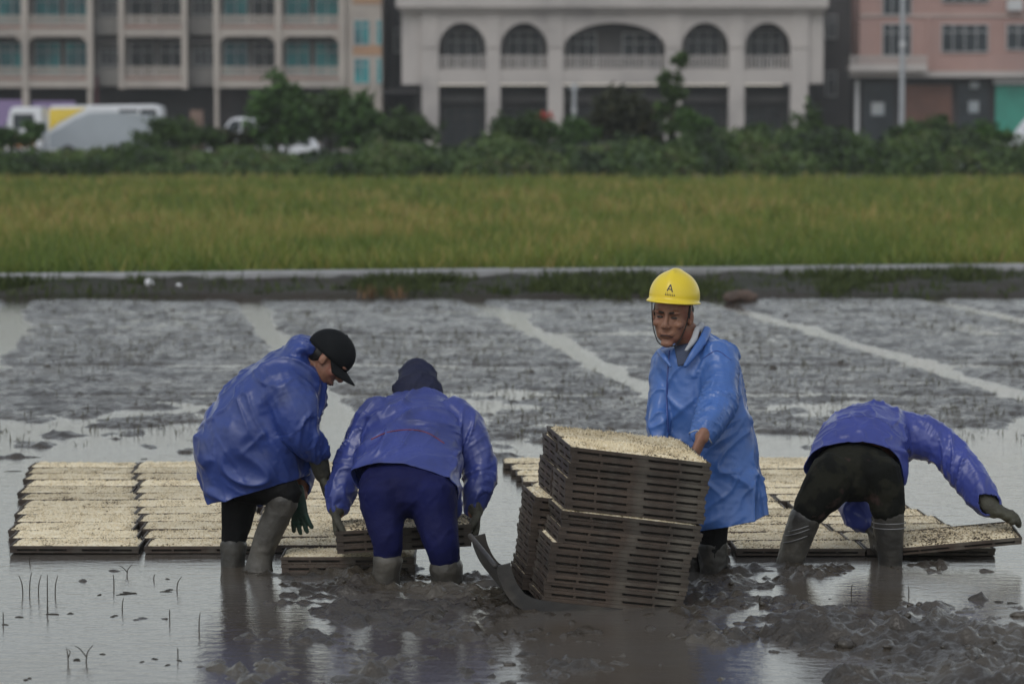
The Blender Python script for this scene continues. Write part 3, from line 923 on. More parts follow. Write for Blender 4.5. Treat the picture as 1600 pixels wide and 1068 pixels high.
def face_parts(M, root):
    for s in (-1, 1):
        V, F = ell((.0850, s * .030, .0035), (.005, .0140, .0046), M); link('eye', mesh_of('eye', V, F, M_eye), root)
        V, F = tube([M @ Vector(v) for v in ((.099, s * .013, .023), (.097, s * .03, .026), (.083, s * .048, .022))], [.004, .0048, .002], 8, 3); link('eyebrow', mesh_of('eyebrow', V, F, M_hair), root)
    V, F = tube([M @ Vector(v) for v in ((.078, -.027, -.077), (.094, -.013, -.0705), (.0975, 0, -.0695), (.094, .013, -.0705), (.078, .027, -.077))], [.002, .0032, .0038, .0032, .002], 8, 3); link('mouth', mesh_of('mouth', V, F, M_lip), root)

def cloth(name, pieces, material, root, voxel=.008, smooth=4, amp=.009, freq=9, d=(0, 0, 1), fine=.001, seed=0, stretch=8.0, hem=None, pred=None, sleeves=(), D=None):
    me = remesh(pieces, voxel, smooth)
    if hem: cut(me, hem[0], hem[1], pred)
    if amp or fine: fold(me, amp, freq, d, fine, seed, stretch, hem, [([at(r[0], r[1], D + r[2]) for r in rows], [r[3] * D / FPX for r in rows]) for rows in sleeves])
    me.materials.append(material)
    o = link(name, me, root)
    if hem:
        s = o.modifiers.new('s', 'SOLIDIFY'); s.thickness = .004; s.offset = -1
    return o

def on_surface(o, pts, off=.002):
    """points where lines of sight meet a garment, lifted a little off it"""
    me = o.data
    V, N = coords(me)
    t = BVHTree.FromPolygons([tuple(v) for v in V], [tuple(p.vertices) for p in me.polygons])
    out = []
    c = Vector((0, 0, CAM_H))
    for px, py in pts:
        h, nn, i, dist = t.ray_cast(c, ray(px, py).normalized())
        if h is not None: out.append(h + nn * off)
    return out

def seam(name, o, pts, r, material, root, off=.0):
    q = on_surface(o, catmull(pts, 6), off)
    if len(q) > 3:
        V, F = tube(q, [r] * len(q), 6, 1); link(name, mesh_of(name, V, F, material), root)

def patch(name, o, top, bottom, material, root, n=12, off=.004):
    """a flat piece laid on a garment between two edges"""
    V, N = coords(o.data)
    t = BVHTree.FromPolygons([tuple(v) for v in V], [tuple(p.vertices) for p in o.data.polygons])
    c = Vector((0, 0, CAM_H)); P = []
    for i in range(n + 1):
        for j in range(n + 1):
            a = Vector(top[0]).lerp(Vector(top[1]), j / n); b = Vector(bottom[0]).lerp(Vector(bottom[1]), j / n)
            q = a.lerp(b, i / n); h = t.ray_cast(c, ray(q.x, q.y).normalized())
            if h[0] is None: return
            P.append(h[0] + h[1] * off)
    o2 = link(name, mesh_of(name, P, [(i * (n + 1) + j, i * (n + 1) + j + 1, (i + 1) * (n + 1) + j + 1, (i + 1) * (n + 1) + j) for i in range(n) for j in range(n)], material), root)
    s = o2.modifiers.new('s', 'SOLIDIFY'); s.thickness = .004; s.offset = 0

def boot(D, rows, foot_dir=(0, 1, 0), foot=.14):
    P = [limb(D, rows)]
    b = at(rows[-1][0], rows[-1][1], D + rows[-1][2])
    fd = Vector(foot_dir).normalized()
    P.append(tube([b - fd * .03 + Vector((0, 0, -.03)), b + fd * foot * .5 + Vector((0, 0, -.045)), b + fd * foot + Vector((0, 0, -.06))], [(.045, .05), (.045, .04), (.04, .028)], 14, 3, ref=tuple(fd.cross(Vector((0, 0, 1))))))
    return P

# ---- worker in the black cap, bending to the right
D = 13.70
w1 = thing('person', 'worker in blue raincoat and black cap, bending to the right with muddy boots', 'person', at(385, 893, D))
hm = head_frame(at(512, 560, D - .02), (.70, -.16, -.66), (.72, 0, .69), .98)
body = [lr_loft(D, [((345, 770), (440, 750), 45), ((325, 690), (460, 690), 52), ((400, 590), (490, 600), 50), ((455, 553), (498, 570), 30)]),
        tube([at(478, 562, D), at(495, 560, D), hm @ Vector((-.02, 0, -.04))], [.06, .055, .05], 14, 3)] + head_pieces(hm)
body += [limb(D, [(445, 592, -.15, 22), (462, 650, -.16, 19), (494, 704, -.10, 14), (504, 735, -.04, 12)]),
         limb(D, [(470, 590, .15, 22), (476, 690, .18, 18), (471, 755, .10, 13), (469, 775, .06, 12)]),
         limb(D, [(375, 745, .09, 24), (371, 800, .08, 18), (365, 890, .06, 14)]), limb(D, [(402, 748, -.06, 26), (446, 772, -.09, 20), (409, 860, -.08, 14), (406, 890, -.08, 14)])]
me = remesh(body, .0052, 3); me.materials.append(SKIN); link('body', me, w1)
face_parts(hm, w1)
S1 = [(440, 596, -.12, 40, 36), (455, 630, -.17, 39, 34), (464, 662, -.18, 33, 30), (480, 688, -.15, 25, 24), (497, 706, -.11, 18, 18)]
coat = [lr_loft(D, [((352, 815), (455, 785), 56, .02, 0), ((322, 765), (472, 742), 66), ((303, 712), (482, 712), 72), ((308, 678), (490, 680), 74), ((326, 640), (499, 650), 74),
                    ((354, 606), (505, 622), 74), ((390, 576), (507, 598), 72), ((424, 553), (500, 582), 62), ((450, 541), (490, 568), 40), ((464, 536), (486, 558), 30)]),
        limb(D, S1),
        limb(D, [(470, 600, .16, 34), (474, 660, .2, 28), (476, 705, .19, 22), (472, 748, .12, 17), (470, 764, .08, 15)]),
        limb(D, [(455, 556, 0, 15, 40), (466, 545, 0, 19, 46), (480, 542, 0, 16, 42), (488, 548, 0, 11, 34)]), limb(D, [(464, 566, -.1, 13, 18), (484, 584, -.1, 11, 15), (496, 602, -.06, 8, 12)])]
c1 = cloth('raincoat', coat, M_coat1, w1, voxel=.0065, amp=.026, freq=8, d=(.75, 0, -.5), seed=2, sleeves=[S1], D=D, hem=(tuple(at(400, 760, D)), (-.28, 0, .96)), pred=lambda c: c.y < 13.70 + .06 or c.x < at(455, 740, 13.7).x)
flap = [limb(D, [(398, 752, .12, 22, 12), (402, 772, .12, 17, 8), (408, 788, .12, 8, 5)])]
cloth('coat_tail', flap, M_coat1, w1, voxel=.007, amp=.004, seed=4)
cloth('trousers', [limb(D, [(375, 738, .08, 40, 40), (374, 775, .09, 30), (370, 812, .08, 25), (365, 840, .07, 20), (364, 856, .07, 17)]),
                   limb(D, [(385, 742, -.04, 40, 44), (418, 756, -.07, 33), (446, 768, -.09, 26), (443, 778, -.09, 20)]), limb(D, [(395, 735, 0, 55, 55), (400, 750, 0, 48, 50)])], M_black, w1, amp=.006, freq=12, d=(0, 0, 1), seed=6)
cloth('boot', boot(D, [(365, 850, .07, 22), (364, 870, .06, 19), (364, 897, .06, 20), (364, 912, .06, 22)], (.8, -.3, 0)), M_boot_dark, w1, amp=.002, freq=20, d=(1, 0, 0), seed=8)
cloth('boot', boot(D, [(443, 781, -.09, 25), (433, 805, -.09, 22), (418, 838, -.085, 21), (408, 868, -.08, 19), (404, 893, -.08, 24), (404, 908, -.08, 26)], (.9, -.4, 0)), M_boot, w1, amp=.003, freq=18, d=(1, 0, 0), seed=9)
cloth('glove', hand(at(503, 742, D - .06), (.25, .1, -1), (1, .2, .2), 1, .35, 1.05, fat=1.15) + [limb(D, [(494, 708, -.10, 15), (499, 722, -.08, 15), (504, 742, -.06, 13)])], M_glove, w1, voxel=.005, smooth=2, amp=.002, fine=.001)
cloth('glove', hand(at(466, 772, D + .02), (.08, -.1, -1), (.5, .8, 0), -1, .16, 1.05, .3, 1.15), M_glove_g, w1, voxel=.005, smooth=2, amp=.001, fine=.001)

def cap(M, root):
    V = []; nu, nv = 36, 12
    for i in range(nv + 1):
        th = math.radians(102) * i / nv
        for j in range(nu):
            ph = 2 * math.pi * j / nu
            V.append(M @ Vector((-.008 + .110 * math.sin(th) * math.cos(ph), .090 * math.sin(th) * math.sin(ph), .032 + .098 * math.cos(th) + .004 * math.cos(ph) * math.sin(th))))
    F = [(i * nu + j, (i + 1) * nu + j, (i + 1) * nu + (j + 1) % nu, i * nu + (j + 1) % nu) for i in range(nv) for j in range(nu)]
    me = mesh_of('cap', V, F, M_cap); o = link('cap', me, root)
    s = o.modifiers.new('s', 'SOLIDIFY'); s.thickness = .004; s.offset = 1
    V = []; n, mth = 17, 7
    for i in range(mth):
        t = i / (mth - 1)
        for j in range(n):
            a = math.radians(-72 + 144 * j / (n - 1))
            x0, y0 = -.008 + .106 * math.cos(a), .087 * math.sin(a)
            ext = .074 * t * math.cos(a * .92) ** .6
            V.append(M @ Vector((x0 + ext, y0 * (1 - .06 * t), .013 - .016 * t - .55 * (y0 ** 2) * 6 * t)))
    F = [(i * n + j, i * n + j + 1, (i + 1) * n + j + 1, (i + 1) * n + j) for i in range(mth - 1) for j in range(n - 1)]
    b = link('brim', mesh_of('brim', V, F, M_cap), o)
    b.matrix_parent_inverse = Matrix.Identity(4)
    s = b.modifiers.new('s', 'SOLIDIFY'); s.thickness = .005; s.offset = 0
    V, F = ell((-.008, 0, .133), (.007, .007, .004), M, 10, 6)
    link('button', mesh_of('button', V, F, M_cap), o).matrix_parent_inverse = Matrix.Identity(4)
cap(hm, w1)
cloth('hair', [ell((-.035, 0, .0), (.075, .079, .05), hm), ell((-.055, 0, -.02), (.05, .065, .045), hm)], M_hair, w1, voxel=.006, smooth=2, amp=.001)

# ---- worker seen from behind, lifting trays
D = 13.25
w2 = thing('person', 'worker in violet-blue raincoat and navy trousers seen from behind, lifting trays', 'person', at(650, 920, D))
hm = head_frame(at(651, 606, D + .68), (0, .72, -.69), (0, .6, .75), .98)
X1 = (1, 0, 0)
body = [limb(D, [(637, 765, .05, 55, 34), (640, 715, .22, 50, 28), (648, 668, .42, 48, 26), (651, 648, .52, 30, 22), (651, 622, .60, 20, 20)], ref=X1)] + head_pieces(hm)
body += [limb(D, [(600, 655, .46, 15), (558, 700, .40, 13), (529, 790, .30, 12), (528, 802, .28, 11)]), limb(D, [(704, 655, .46, 15), (745, 708, .38, 13), (741, 790, .30, 12), (742, 802, .28, 11)]),
         limb(D, [(602, 765, .02, 28), (607, 840, -.04, 20), (604, 912, -.0, 15)]), limb(D, [(672, 765, .02, 28), (692, 850, -.06, 20), (698, 920, -.02, 15)])]
me = remesh(body, .007, 3); me.materials.append(SKIN); link('body', me, w2)
S2 = [(598, 648, .46, 34, 34), (574, 672, .44, 30), (556, 705, .40, 27), (542, 740, .36, 26), (533, 770, .32, 23), (528, 792, .30, 16)]
S3 = [(704, 646, .46, 34, 34), (730, 672, .42, 31), (745, 708, .38, 28), (749, 742, .35, 27), (745, 772, .32, 24), (741, 794, .30, 17)]
coat = [limb(D, [(636, 772, .00, 78, 40), (637, 750, .08, 83, 44), (639, 722, .18, 84, 46), (642, 697, .28, 80, 44), (646, 672, .38, 82, 46), (650, 654, .47, 76, 44), (652, 643, .54, 58, 38), (652, 630, .60, 40, 32)], n=36, ref=X1),
        limb(D, S2),
        limb(D, S3),
        limb(D, [(690, 728, .10, 26, 20), (701, 760, .12, 20, 12), (708, 790, .13, 11, 7), (710, 803, .13, 5, 4)])]
c2 = cloth('raincoat', coat, M_coat2, w2, voxel=.0065, amp=.022, freq=9, d=(.9, .3, .1), seed=12, sleeves=[S2, S3], D=D, hem=(tuple(at(637, 729, D - .02)), (.22, .8, .6)))
seam('waist_drawstring', c2, [(580, 686), (606, 675), (640, 671), (668, 676), (694, 692)], .0026, M_red, w2)
cloth('hood', [ell((-.01, 0, .032), (.112, .088, .106), hm), limb(D, [(652, 586, .64, 30, 26), (652, 600, .60, 35, 30), (652, 612, .57, 40, 32), (652, 622, .55, 40, 28)], ref=X1)], M_hood, w2, voxel=.007, amp=.010, freq=12, d=(1, 0, 0), seed=14, smooth=3)
cloth('trousers', [limb(D, [(636, 735, .14, 68, 30), (636, 750, .07, 74, 38), (636, 768, .02, 76, 44), (636, 780, .0, 70, 38)], ref=X1),
                   limb(D, [(598, 768, .01, 40, 44), (600, 802, -.01, 33, 36), (605, 838, -.05, 25), (606, 866, -.04, 21)]),
                   limb(D, [(674, 768, .01, 40, 44), (681, 808, -.02, 34, 36), (690, 848, -.07, 28), (696, 878, -.05, 23)])], M_navy, w2, amp=.007, freq=11, d=(.2, 0, 1), seed=16)
cloth('boot', boot(D, [(606, 872, -.04, 24), (604, 892, -.03, 22), (603, 914, -.02, 22), (603, 935, -.02, 25)], (-.15, 1, 0)), M_boot, w2, amp=.002, freq=20, d=(1, 0, 0), seed=18)
cloth('boot', boot(D, [(697, 884, -.05, 27), (698, 902, -.04, 25), (699, 924, -.03, 25), (699, 945, -.03, 28)], (.15, 1, 0)), M_boot, w2, amp=.002, freq=20, d=(1, 0, 0), seed=19)
cloth('glove', hand(at(525, 797, D + .28), (.05, -.1, -1), (1, 0, 0), 1, .75, 1.05, .1, 1.2) + [limb(D, [(528, 790, .29, 13), (526, 800, .28, 12)])], M_glove, w2, voxel=.005, smooth=2, amp=.002, fine=.001)
cloth('glove', hand(at(745, 797, D + .28), (-.05, -.1, -1), (-1, 0, 0), -1, .7, 1.05, .1, 1.2) + [limb(D, [(742, 790, .29, 13), (744, 800, .28, 12)])], M_glove, w2, voxel=.005, smooth=2, amp=.002, fine=.001)
c = at(633, 850, D + .33)
for k in range(3):
    tray(TR(c + Vector((0, 0, k * .0325))) @ RY(-3.2) @ RX(2) @ RZ(random.uniform(-.6, .6)), f'{("bottom", "middle", "top")[k]} one of three seed trays in the hands of the worker in navy trousers', 'trays carried by the worker in navy trousers', ME_seed_dark)

# ---- worker in the yellow helmet beside the sled
D = 13.55
w3 = thing('person', 'worker in yellow hard hat and long light blue raincoat beside the tray stack', 'person', at(1112, 905, D))
hm = head_frame(at(1051, 493, D - .08), (-.32, -.94, -.06), (.02, -.16, .98), 1.05)
body = [lr_loft(D, [((1060, 800), (1170, 800), 34), ((1045, 690), (1160, 690), 40), ((1046, 600), (1140, 600), 38), ((1056, 568), (1122, 562), 28), ((1064, 548), (1100, 540), 22)]),
        tube([at(1082, 545, D), at(1074, 525, D - .03), hm @ Vector((-.02, 0, -.03))], [.064, .062, .058], 16, 3)] + head_pieces(hm)
hw = at(1096, 684, D - .42)
body += [limb(D, [(1118, 565, -.08, 13), (1122, 610, -.19, 12), (1110, 656, -.32, 12), (1096, 684, -.42, 11)])] + hand(hw, (-.45, -.35, -1), (-.9, .3, .1), 1, .42, 1.08)
body += [limb(D, [(1046, 572, 0, 12), (1034, 630, -.05, 12), (1030, 690, -.12, 13), (1026, 712, -.16, 11)])] + hand(at(1026, 712, D - .16), (-.3, -.2, -1), (-.4, -1, 0), -1, .4, 1.0)
body += [limb(D, [(1112, 800, 0, 26), (1113, 850, -.02, 19), (1117, 905, 0, 15)]), limb(D, [(1085, 800, .1, 26), (1080, 850, .08, 19), (1080, 895, .1, 15)])]
me = remesh(body, .0046, 5); me.materials.append(SKIN); link('body', me, w3)
face_parts(hm, w3)
S4 = [(1118, 558, -.06, 36, 34), (1123, 590, -.14, 32, 31), (1123, 624, -.22, 30, 29), (1112, 654, -.31, 27, 25), (1098, 680, -.38, 20, 19)]
coat = [lr_loft(D, [((1076, 850), (1196, 835), 56, 0), ((1066, 806), (1197, 796), 58), ((1050, 760), (1192, 752), 60), ((1036, 710), (1183, 705), 60), ((1028, 650), (1170, 650), 60), ((1023, 600), (1163, 604), 58),
                    ((1020, 566), (1152, 566), 54), ((1027, 549), (1135, 540), 44), ((1044, 540), (1114, 524), 34), ((1056, 540), (1102, 518), 25)]),
        limb(D, S4),
        limb(D, [(1042, 565, .0, 24, 26), (1034, 610, -.04, 20, 24), (1031, 655, -.10, 18, 20), (1030, 692, -.13, 15, 16)])]
c3 = cloth('raincoat', coat, M_coat3, w3, voxel=.0065, amp=.022, freq=8, d=(.15, 0, 1), seed=32, sleeves=[S4], D=D, hem=(tuple(at(1140, 812, D)), (-.2, 0, 1)))
seam('placket', c3, [(1046, 548), (1043, 590), (1042, 640), (1045, 690)], .004, M_coat1, w3)
seam('armhole_seam', c3, [(1098, 560), (1120, 548), (1142, 562)], .0022, M_coat1, w3)
seam('cuff_edge', c3, [(1077, 676), (1090, 672), (1104, 680), (1112, 692)], .003, M_towel, w3)
cloth('collar', [tube([at(1090, 512, D - .09), at(1084, 530, D - .13), at(1072, 547, D - .165)], [(.014, .010), (.014, .010), (.008, .008)], 12, 4), tube([at(1096, 508, D - .02), at(1092, 513, D - .08)], [(.016, .016), (.015, .012)], 12, 4)], M_towel, w3, voxel=.006, amp=.002, smooth=2)
patch('shirt', c3, [(1054, 542), (1084, 536)], [(1060, 572), (1074, 568)], M_shirt, w3)
cloth('raincoat_collar', [tube([at(1106, 514, D - .02), at(1099, 530, D - .11), at(1084, 552, D - .165), at(1070, 572, D - .175)], [(.018, .012), (.020, .011), (.018, .010), (.009, .008)], 12, 4),
                          tube([at(1030, 548, D - .06), at(1036, 556, D - .14), at(1048, 572, D - .172)], [(.014, .012), (.014, .010), (.008, .008)], 12, 4)], M_coat3, w3, voxel=.006, amp=.004, seed=33, smooth=2)
cloth('trousers', [limb(D, [(1112, 800, 0, 32), (1112, 835, -.01, 25), (1113, 868, -.01, 23)]), limb(D, [(1086, 800, .1, 32), (1082, 870, .1, 24)])], M_black, w3, amp=.005, freq=12, seed=36)
cloth('boot', boot(D, [(1112, 850, -.01, 25), (1115, 880, -.01, 23), (1119, 908, 0, 24), (1120, 925, 0, 25)], (-.5, -.8, 0)), M_boot_dark, w3, amp=.002, freq=20, d=(1, 0, 0), seed=38)
cloth('boot', boot(D, [(1082, 855, .1, 25), (1080, 895, .1, 23), (1080, 912, .1, 24)], (-.5, -.8, 0)), M_boot_dark, w3, amp=.002, freq=20, d=(1, 0, 0), seed=39)
cloth('hair', [ell((-.03, 0, .025), (.08, .0795, .05), hm), ell((-.07, 0, -.02), (.03, .06, .05), hm)] + [ell((.012, s * .073, .022), (.012, .006, .03), hm) for s in (-1, 1)], M_hair, w3, voxel=.006, smooth=1, amp=.001)

def helmet(M, root):
    strapM = M; M = M @ RY(-7)
    nu, nv = 56, 16
    V = []
    def dome(th, ph, off=0):
        x = -.002 + (.122 + off) * math.sin(th) * math.cos(ph); y = (.099 + off) * math.sin(th) * math.sin(ph); z = .080 + (.104 + off) * math.cos(th)
        z += .013 * math.exp(-(y / .02) ** 2) * math.sin(min(th * 1.15, math.pi / 2)) ** .2 * max(0, math.cos(th)) ** .5     # ridge over the crown
        return Vector((x, y, z))
    for i in range(nv + 1):
        th = math.radians(98) * i / nv
        for j in range(nu): V.append(M @ dome(max(th, .001), 2 * math.pi * j / nu))
    for w in (.5, 1.0):                                        # brim, longer in front
        for j in range(nu):
            ph = 2 * math.pi * j / nu; p = dome(math.radians(98), ph)
            e = (.011 + .026 * max(0, math.cos(ph)) ** 2) * w
            V.append(M @ (p + Vector((math.cos(ph) * e, math.sin(ph) * e * .8, -.010 * w - .006 * w * max(0, math.cos(ph))))))
    R = nv + 3
    F = [(i * nu + j, (i + 1) * nu + j, (i + 1) * nu + (j + 1) % nu, i * nu + (j + 1) % nu) for i in range(R - 1) for j in range(nu)]
    o = link('hard_hat', mesh_of('hard_hat', V, F, M_helmet), root)
    s = o.modifiers.new('s', 'SOLIDIFY'); s.thickness = .004; s.offset = 1
    # printed emblem: an open triangle over two short lines
    def on(u, v):                                              # u sideways, v up, on the front of the dome
        ph = u / .12 + .12; th = math.radians(98) - v / .104
        return M @ dome(th, ph, .0045)
    E = MB()
    def stroke(a, b, w=.0028):
        a = Vector(a); b = Vector(b); d = (b - a).normalized(); nrm = Vector((-d.y, d.x)) * w
        n = 4; vv = []
        for i in range(n + 1):
            p = a.lerp(b, i / n)
            for s_ in (-1, 1): vv.append(on(*(p + nrm * s_)))
        E.add(vv, [(2 * i, 2 * i + 1, 2 * i + 3, 2 * i + 2) for i in range(n)])
    stroke((-.013, .030), (0, .056)); stroke((0, .056), (.013, .030)); stroke((-.010, .038), (.010, .038), .002)
    for k in range(6):
        x = -.021 + k * .0084; stroke((x, .018), (x + .0045, .018), .0022); stroke((x + .001, .023), (x + .0035, .023), .0012)
    e = E.build('emblem', M_ink, o); e.matrix_parent_inverse = Matrix.Identity(4)
    for s_ in (-1, 1):
        V, F = tube([strapM @ Vector(v) for v in ((.03, s_ * .084, .075), (.040, s_ * .076, .0), (.048, s_ * .064, -.055), (.055, s_ * .038, -.108), (.058, 0, -.122))], [.0024] * 5, 8, 5)
        link('chin_strap', mesh_of('chin_strap', V, F, M_hair), root)
helmet(hm, w3)

# ---- worker bent double on the right
D = 13.80
w4 = thing('person', 'worker in violet raincoat bent double at right, reaching out to set down a tray', 'person', at(1310, 885, D))
hm = head_frame(at(1385, 735, D + .72), (.1, .55, -.83), (.1, .83, .2), .98)
body = [limb(D, [(1335, 742, .04, 46, 30), (1340, 712, .2, 50, 34), (1362, 690, .36, 50, 34), (1385, 692, .5, 34, 28), (1388, 712, .6, 20, 20), (1386, 728, .68, 18, 18)], ref=X1)] + head_pieces(hm)
body += [limb(D, [(1405, 690, .42, 16), (1445, 688, .38, 15), (1506, 737, .28, 14), (1546, 788, .16, 11), (1556, 796, .14, 10)]), limb(D, [(1335, 730, .42, 20), (1338, 790, .28, 16), (1358, 820, .2, 11), (1362, 826, .19, 11)]),
         limb(D, [(1305, 745, .0, 28), (1264, 797, -.03, 22), (1232, 884, .0, 15)]), limb(D, [(1372, 745, .0, 28), (1386, 800, -.03, 20), (1391, 884, .0, 15)])]
me = remesh(body, .007, 3); me.materials.append(SKIN); link('body', me, w4)
S5 = [(1400, 680, .42, 44, 40), (1440, 684, .38, 37, 36), (1480, 705, .34, 30, 30), (1510, 738, .28, 30, 30), (1531, 768, .21, 25, 25), (1546, 789, .17, 16, 16)]
coat = [limb(D, [(1335, 752, .02, 68, 38), (1336, 732, .10, 72, 48), (1342, 706, .20, 72, 56), (1355, 688, .31, 68, 56), (1376, 682, .42, 60, 54), (1396, 690, .52, 44, 44)], n=36, ref=X1),
        limb(D, S5),
        limb(D, [(1335, 740, .42, 32), (1334, 775, .34, 29), (1340, 800, .26, 24), (1354, 816, .21, 16)]),
        limb(D, [(1388, 715, .12, 26, 22), (1400, 735, .14, 20, 16), (1404, 752, .15, 12, 10)])]
c4 = cloth('raincoat', coat, M_coat4, w4, voxel=.0065, amp=.020, freq=9, d=(.8, .5, -.3), seed=52, sleeves=[S5], D=D, hem=(tuple(at(1335, 691, D + .03)), (.05, .85, .5)), pred=lambda c: c.y < 13.80 + .14)
seam('waist_seam', c4, [(1292, 662), (1330, 651), (1370, 652), (1396, 668)], .0022, M_coat2, w4)
cloth('trousers', [limb(D, [(1335, 715, .12, 56, 28), (1335, 728, .06, 62, 38), (1335, 744, .02, 66, 44), (1335, 756, .0, 58, 36)], ref=X1),
                   limb(D, [(1306, 740, .0, 40, 44), (1288, 765, -.02, 37, 38), (1272, 786, -.03, 30, 30), (1266, 796, -.03, 29, 29)]),
                   limb(D, [(1372, 740, .0, 36, 44), (1382, 768, -.02, 31, 36), (1386, 788, -.03, 28), (1387, 799, -.03, 27)])], M_camo, w4, amp=.006, freq=13, d=(.2, 0, 1), seed=56)
cloth('boot', boot(D, [(1259, 806, -.03, 25), (1249, 832, -.02, 24), (1239, 862, -.01, 22), (1232, 886, 0, 22), (1229, 902, 0, 24)], (-.5, .8, 0)), M_boot_dark, w4, amp=.003, freq=24, d=(1, 0, 0), seed=58)
cloth('boot', boot(D, [(1388, 799, -.03, 25), (1389, 830, -.02, 24), (1391, 862, -.01, 20), (1391, 886, 0, 19), (1391, 902, 0, 21)], (.2, 1, 0)), M_boot_dark, w4, amp=.003, freq=24, d=(1, 0, 0), seed=59)
M_band = mat('pale boot bands', (.20, .20, .20), (.13, .13, .13), scale=12, rough=.6)
for (x, y, dy, r, slope) in ((1254, 820, -.025, 25, .45), (1251, 827, -.025, 24.5, .45), (1247, 838, -.02, 24, .45), (1389, 815, -.02, 25.5, 0), (1389, 823, -.02, 25, 0)):
    k = D / FPX; c = at(x, y, D + dy); q = []
    for a in np.linspace(0, 2 * math.pi, 25):
        q.append(c + Vector((math.cos(a) * (r + .8) * k, math.sin(a) * (r + .8) * k, math.cos(a) * r * k * -slope * -.8)))
    V, F = tube(q, [.0022] * 25, 6, 1); link('boot_band', mesh_of('boot_band', V, F, M_band), w4)
cloth('glove', hand(at(1550, 794, D + .15), (.95, -.05, -.22), (-.2, -.1, -1), 1, .5, .95, .05, 1.6) + [limb(D, [(1536, 778, .18, 13), (1546, 789, .16, 14), (1556, 797, .15, 14)]), ell(at(1563, 800, D + .14), (.042, .04, .026)), ell(at(1575, 806, D + .13), (.034, .04, .024)), ell(at(1582, 813, D + .12), (.02, .035, .02))], M_glove, w4, voxel=.005, smooth=2, amp=.002, fine=.001)
cloth('glove', hand(at(1361, 820, D + .19), (.15, -.1, -1), (1, .1, -.1), 1, .5, 1.1, .1, 1.25) + [limb(D, [(1355, 815, .21, 13), (1361, 824, .19, 12)])], M_boot, w4, voxel=.005, smooth=2, amp=.002, fine=.001)
c = at(1487, 846, D + .18)
tray(TR(c) @ RY(-5.0) @ RX(7) @ RZ(1), 'browned seed tray held tilted above the carpet by the worker at right', None, ME_seed_dark)
# ------------------------------------------------------------------ buildings across the road
YB = 165.0
BX = lambda px, Y=YB: at(px, 300, Y).x
BZ = lambda py, Y=YB: at(800, py, Y).z
m = MB(); m.add([(-140, 112, -.02), (140, 112, -.02), (140, 200, -.02), (-140, 200, -.02)], [(0, 1, 2, 3)])
tag(m.build('road', M_road), kind='structure')

def facade(name, c1, c2, **kw): return mat(name, c1, c2, scale=.5, rough=.85, spec=.2, stain=kw.pop('stain', (.25, .23, .21)), stain_scale=.35, stain_at=(.52, .75), bump=.01, bscale=6, **kw)
M_cream = facade('cream render', (.40, .36, .32), (.35, .31, .275))
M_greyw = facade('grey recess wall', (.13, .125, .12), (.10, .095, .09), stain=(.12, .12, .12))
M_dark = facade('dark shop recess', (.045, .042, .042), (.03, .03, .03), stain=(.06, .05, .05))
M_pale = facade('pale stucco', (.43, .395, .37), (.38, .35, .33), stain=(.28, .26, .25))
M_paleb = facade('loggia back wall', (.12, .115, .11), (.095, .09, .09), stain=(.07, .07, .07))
M_pink = facade('pink tile', (.36, .235, .205), (.32, .205, .18), stain=(.30, .21, .19))
M_orange = facade('orange band', (.40, .25, .16), (.33, .21, .14), stain=(.28, .2, .15))
M_glass = mat('dark window glass', (.012, .016, .02), (.025, .032, .038), scale=.8, rough=.3, spec=.25)
M_teal = mat('teal window glass', (.03, .24, .25), (.03, .10, .12), scale=.45, rough=.3, spec=.3, contrast=(.42, .6))
M_frame = mat('window frame', (.5, .5, .5), (.42, .42, .42), rough=.5)
M_shut_b = mat('brown shutter', (.14, .06, .04), (.11, .05, .035), scale=1, rough=.6, bump=.02, bscale=1)
M_shut_g = mat('green shutter', (.04, .30, .22), (.035, .24, .18), scale=1, rough=.55)
M_purple = mat('violet shop sign', (.24, .17, .33), (.20, .15, .28), scale=.4, rough=.6)
M_redl = mat('red line tiles', (.23, .10, .08), (.2, .12, .1), scale=1, rough=.7)

def bpart(par, name, material, boxes, Y=YB):
    """boxes: (px0, px1, py_top, py_bottom, y0, y1)"""
    m = MB()
    for (a, b, t, u, y0, y1) in boxes: m.box(BX(a), BX(b), Y + y0, Y + y1, BZ(u), BZ(t))
    return m.build(name, material, par)

def window(par, x0, x1, t, b, y, glass, n=2, transom=True, frame=M_frame, Y=YB):
    w = 1.3; mb = MB()
    bx = [(x0, x1, t, t + w, y, y + .1), (x0, x1, b - w, b, y, y + .1), (x0, x0 + w, t + w, b - w, y, y + .1), (x1 - w, x1, t + w, b - w, y, y + .1)]
    for k in range(1, n): xx = x0 + (x1 - x0) * k / n; bx.append((xx - .5, xx + .5, t + w, b - w, y + .01, y + .09))
    if transom: yy = t + (b - t) * .28; bx.append((x0 + w, x1 - w, yy - .5, yy + .5, y + .02, y + .08))
    f = bpart(par, 'window', frame, bx, Y)
    for k in range(n):
        a, c = x0 + (x1 - x0) * k / n, x0 + (x1 - x0) * (k + 1) / n
        mb = MB(); mb.box(BX(a + .6), BX(c - .6), Y + y + .04, Y + y + .06, BZ(b - w), BZ(t + w)); mb.build('pane', glass, f)

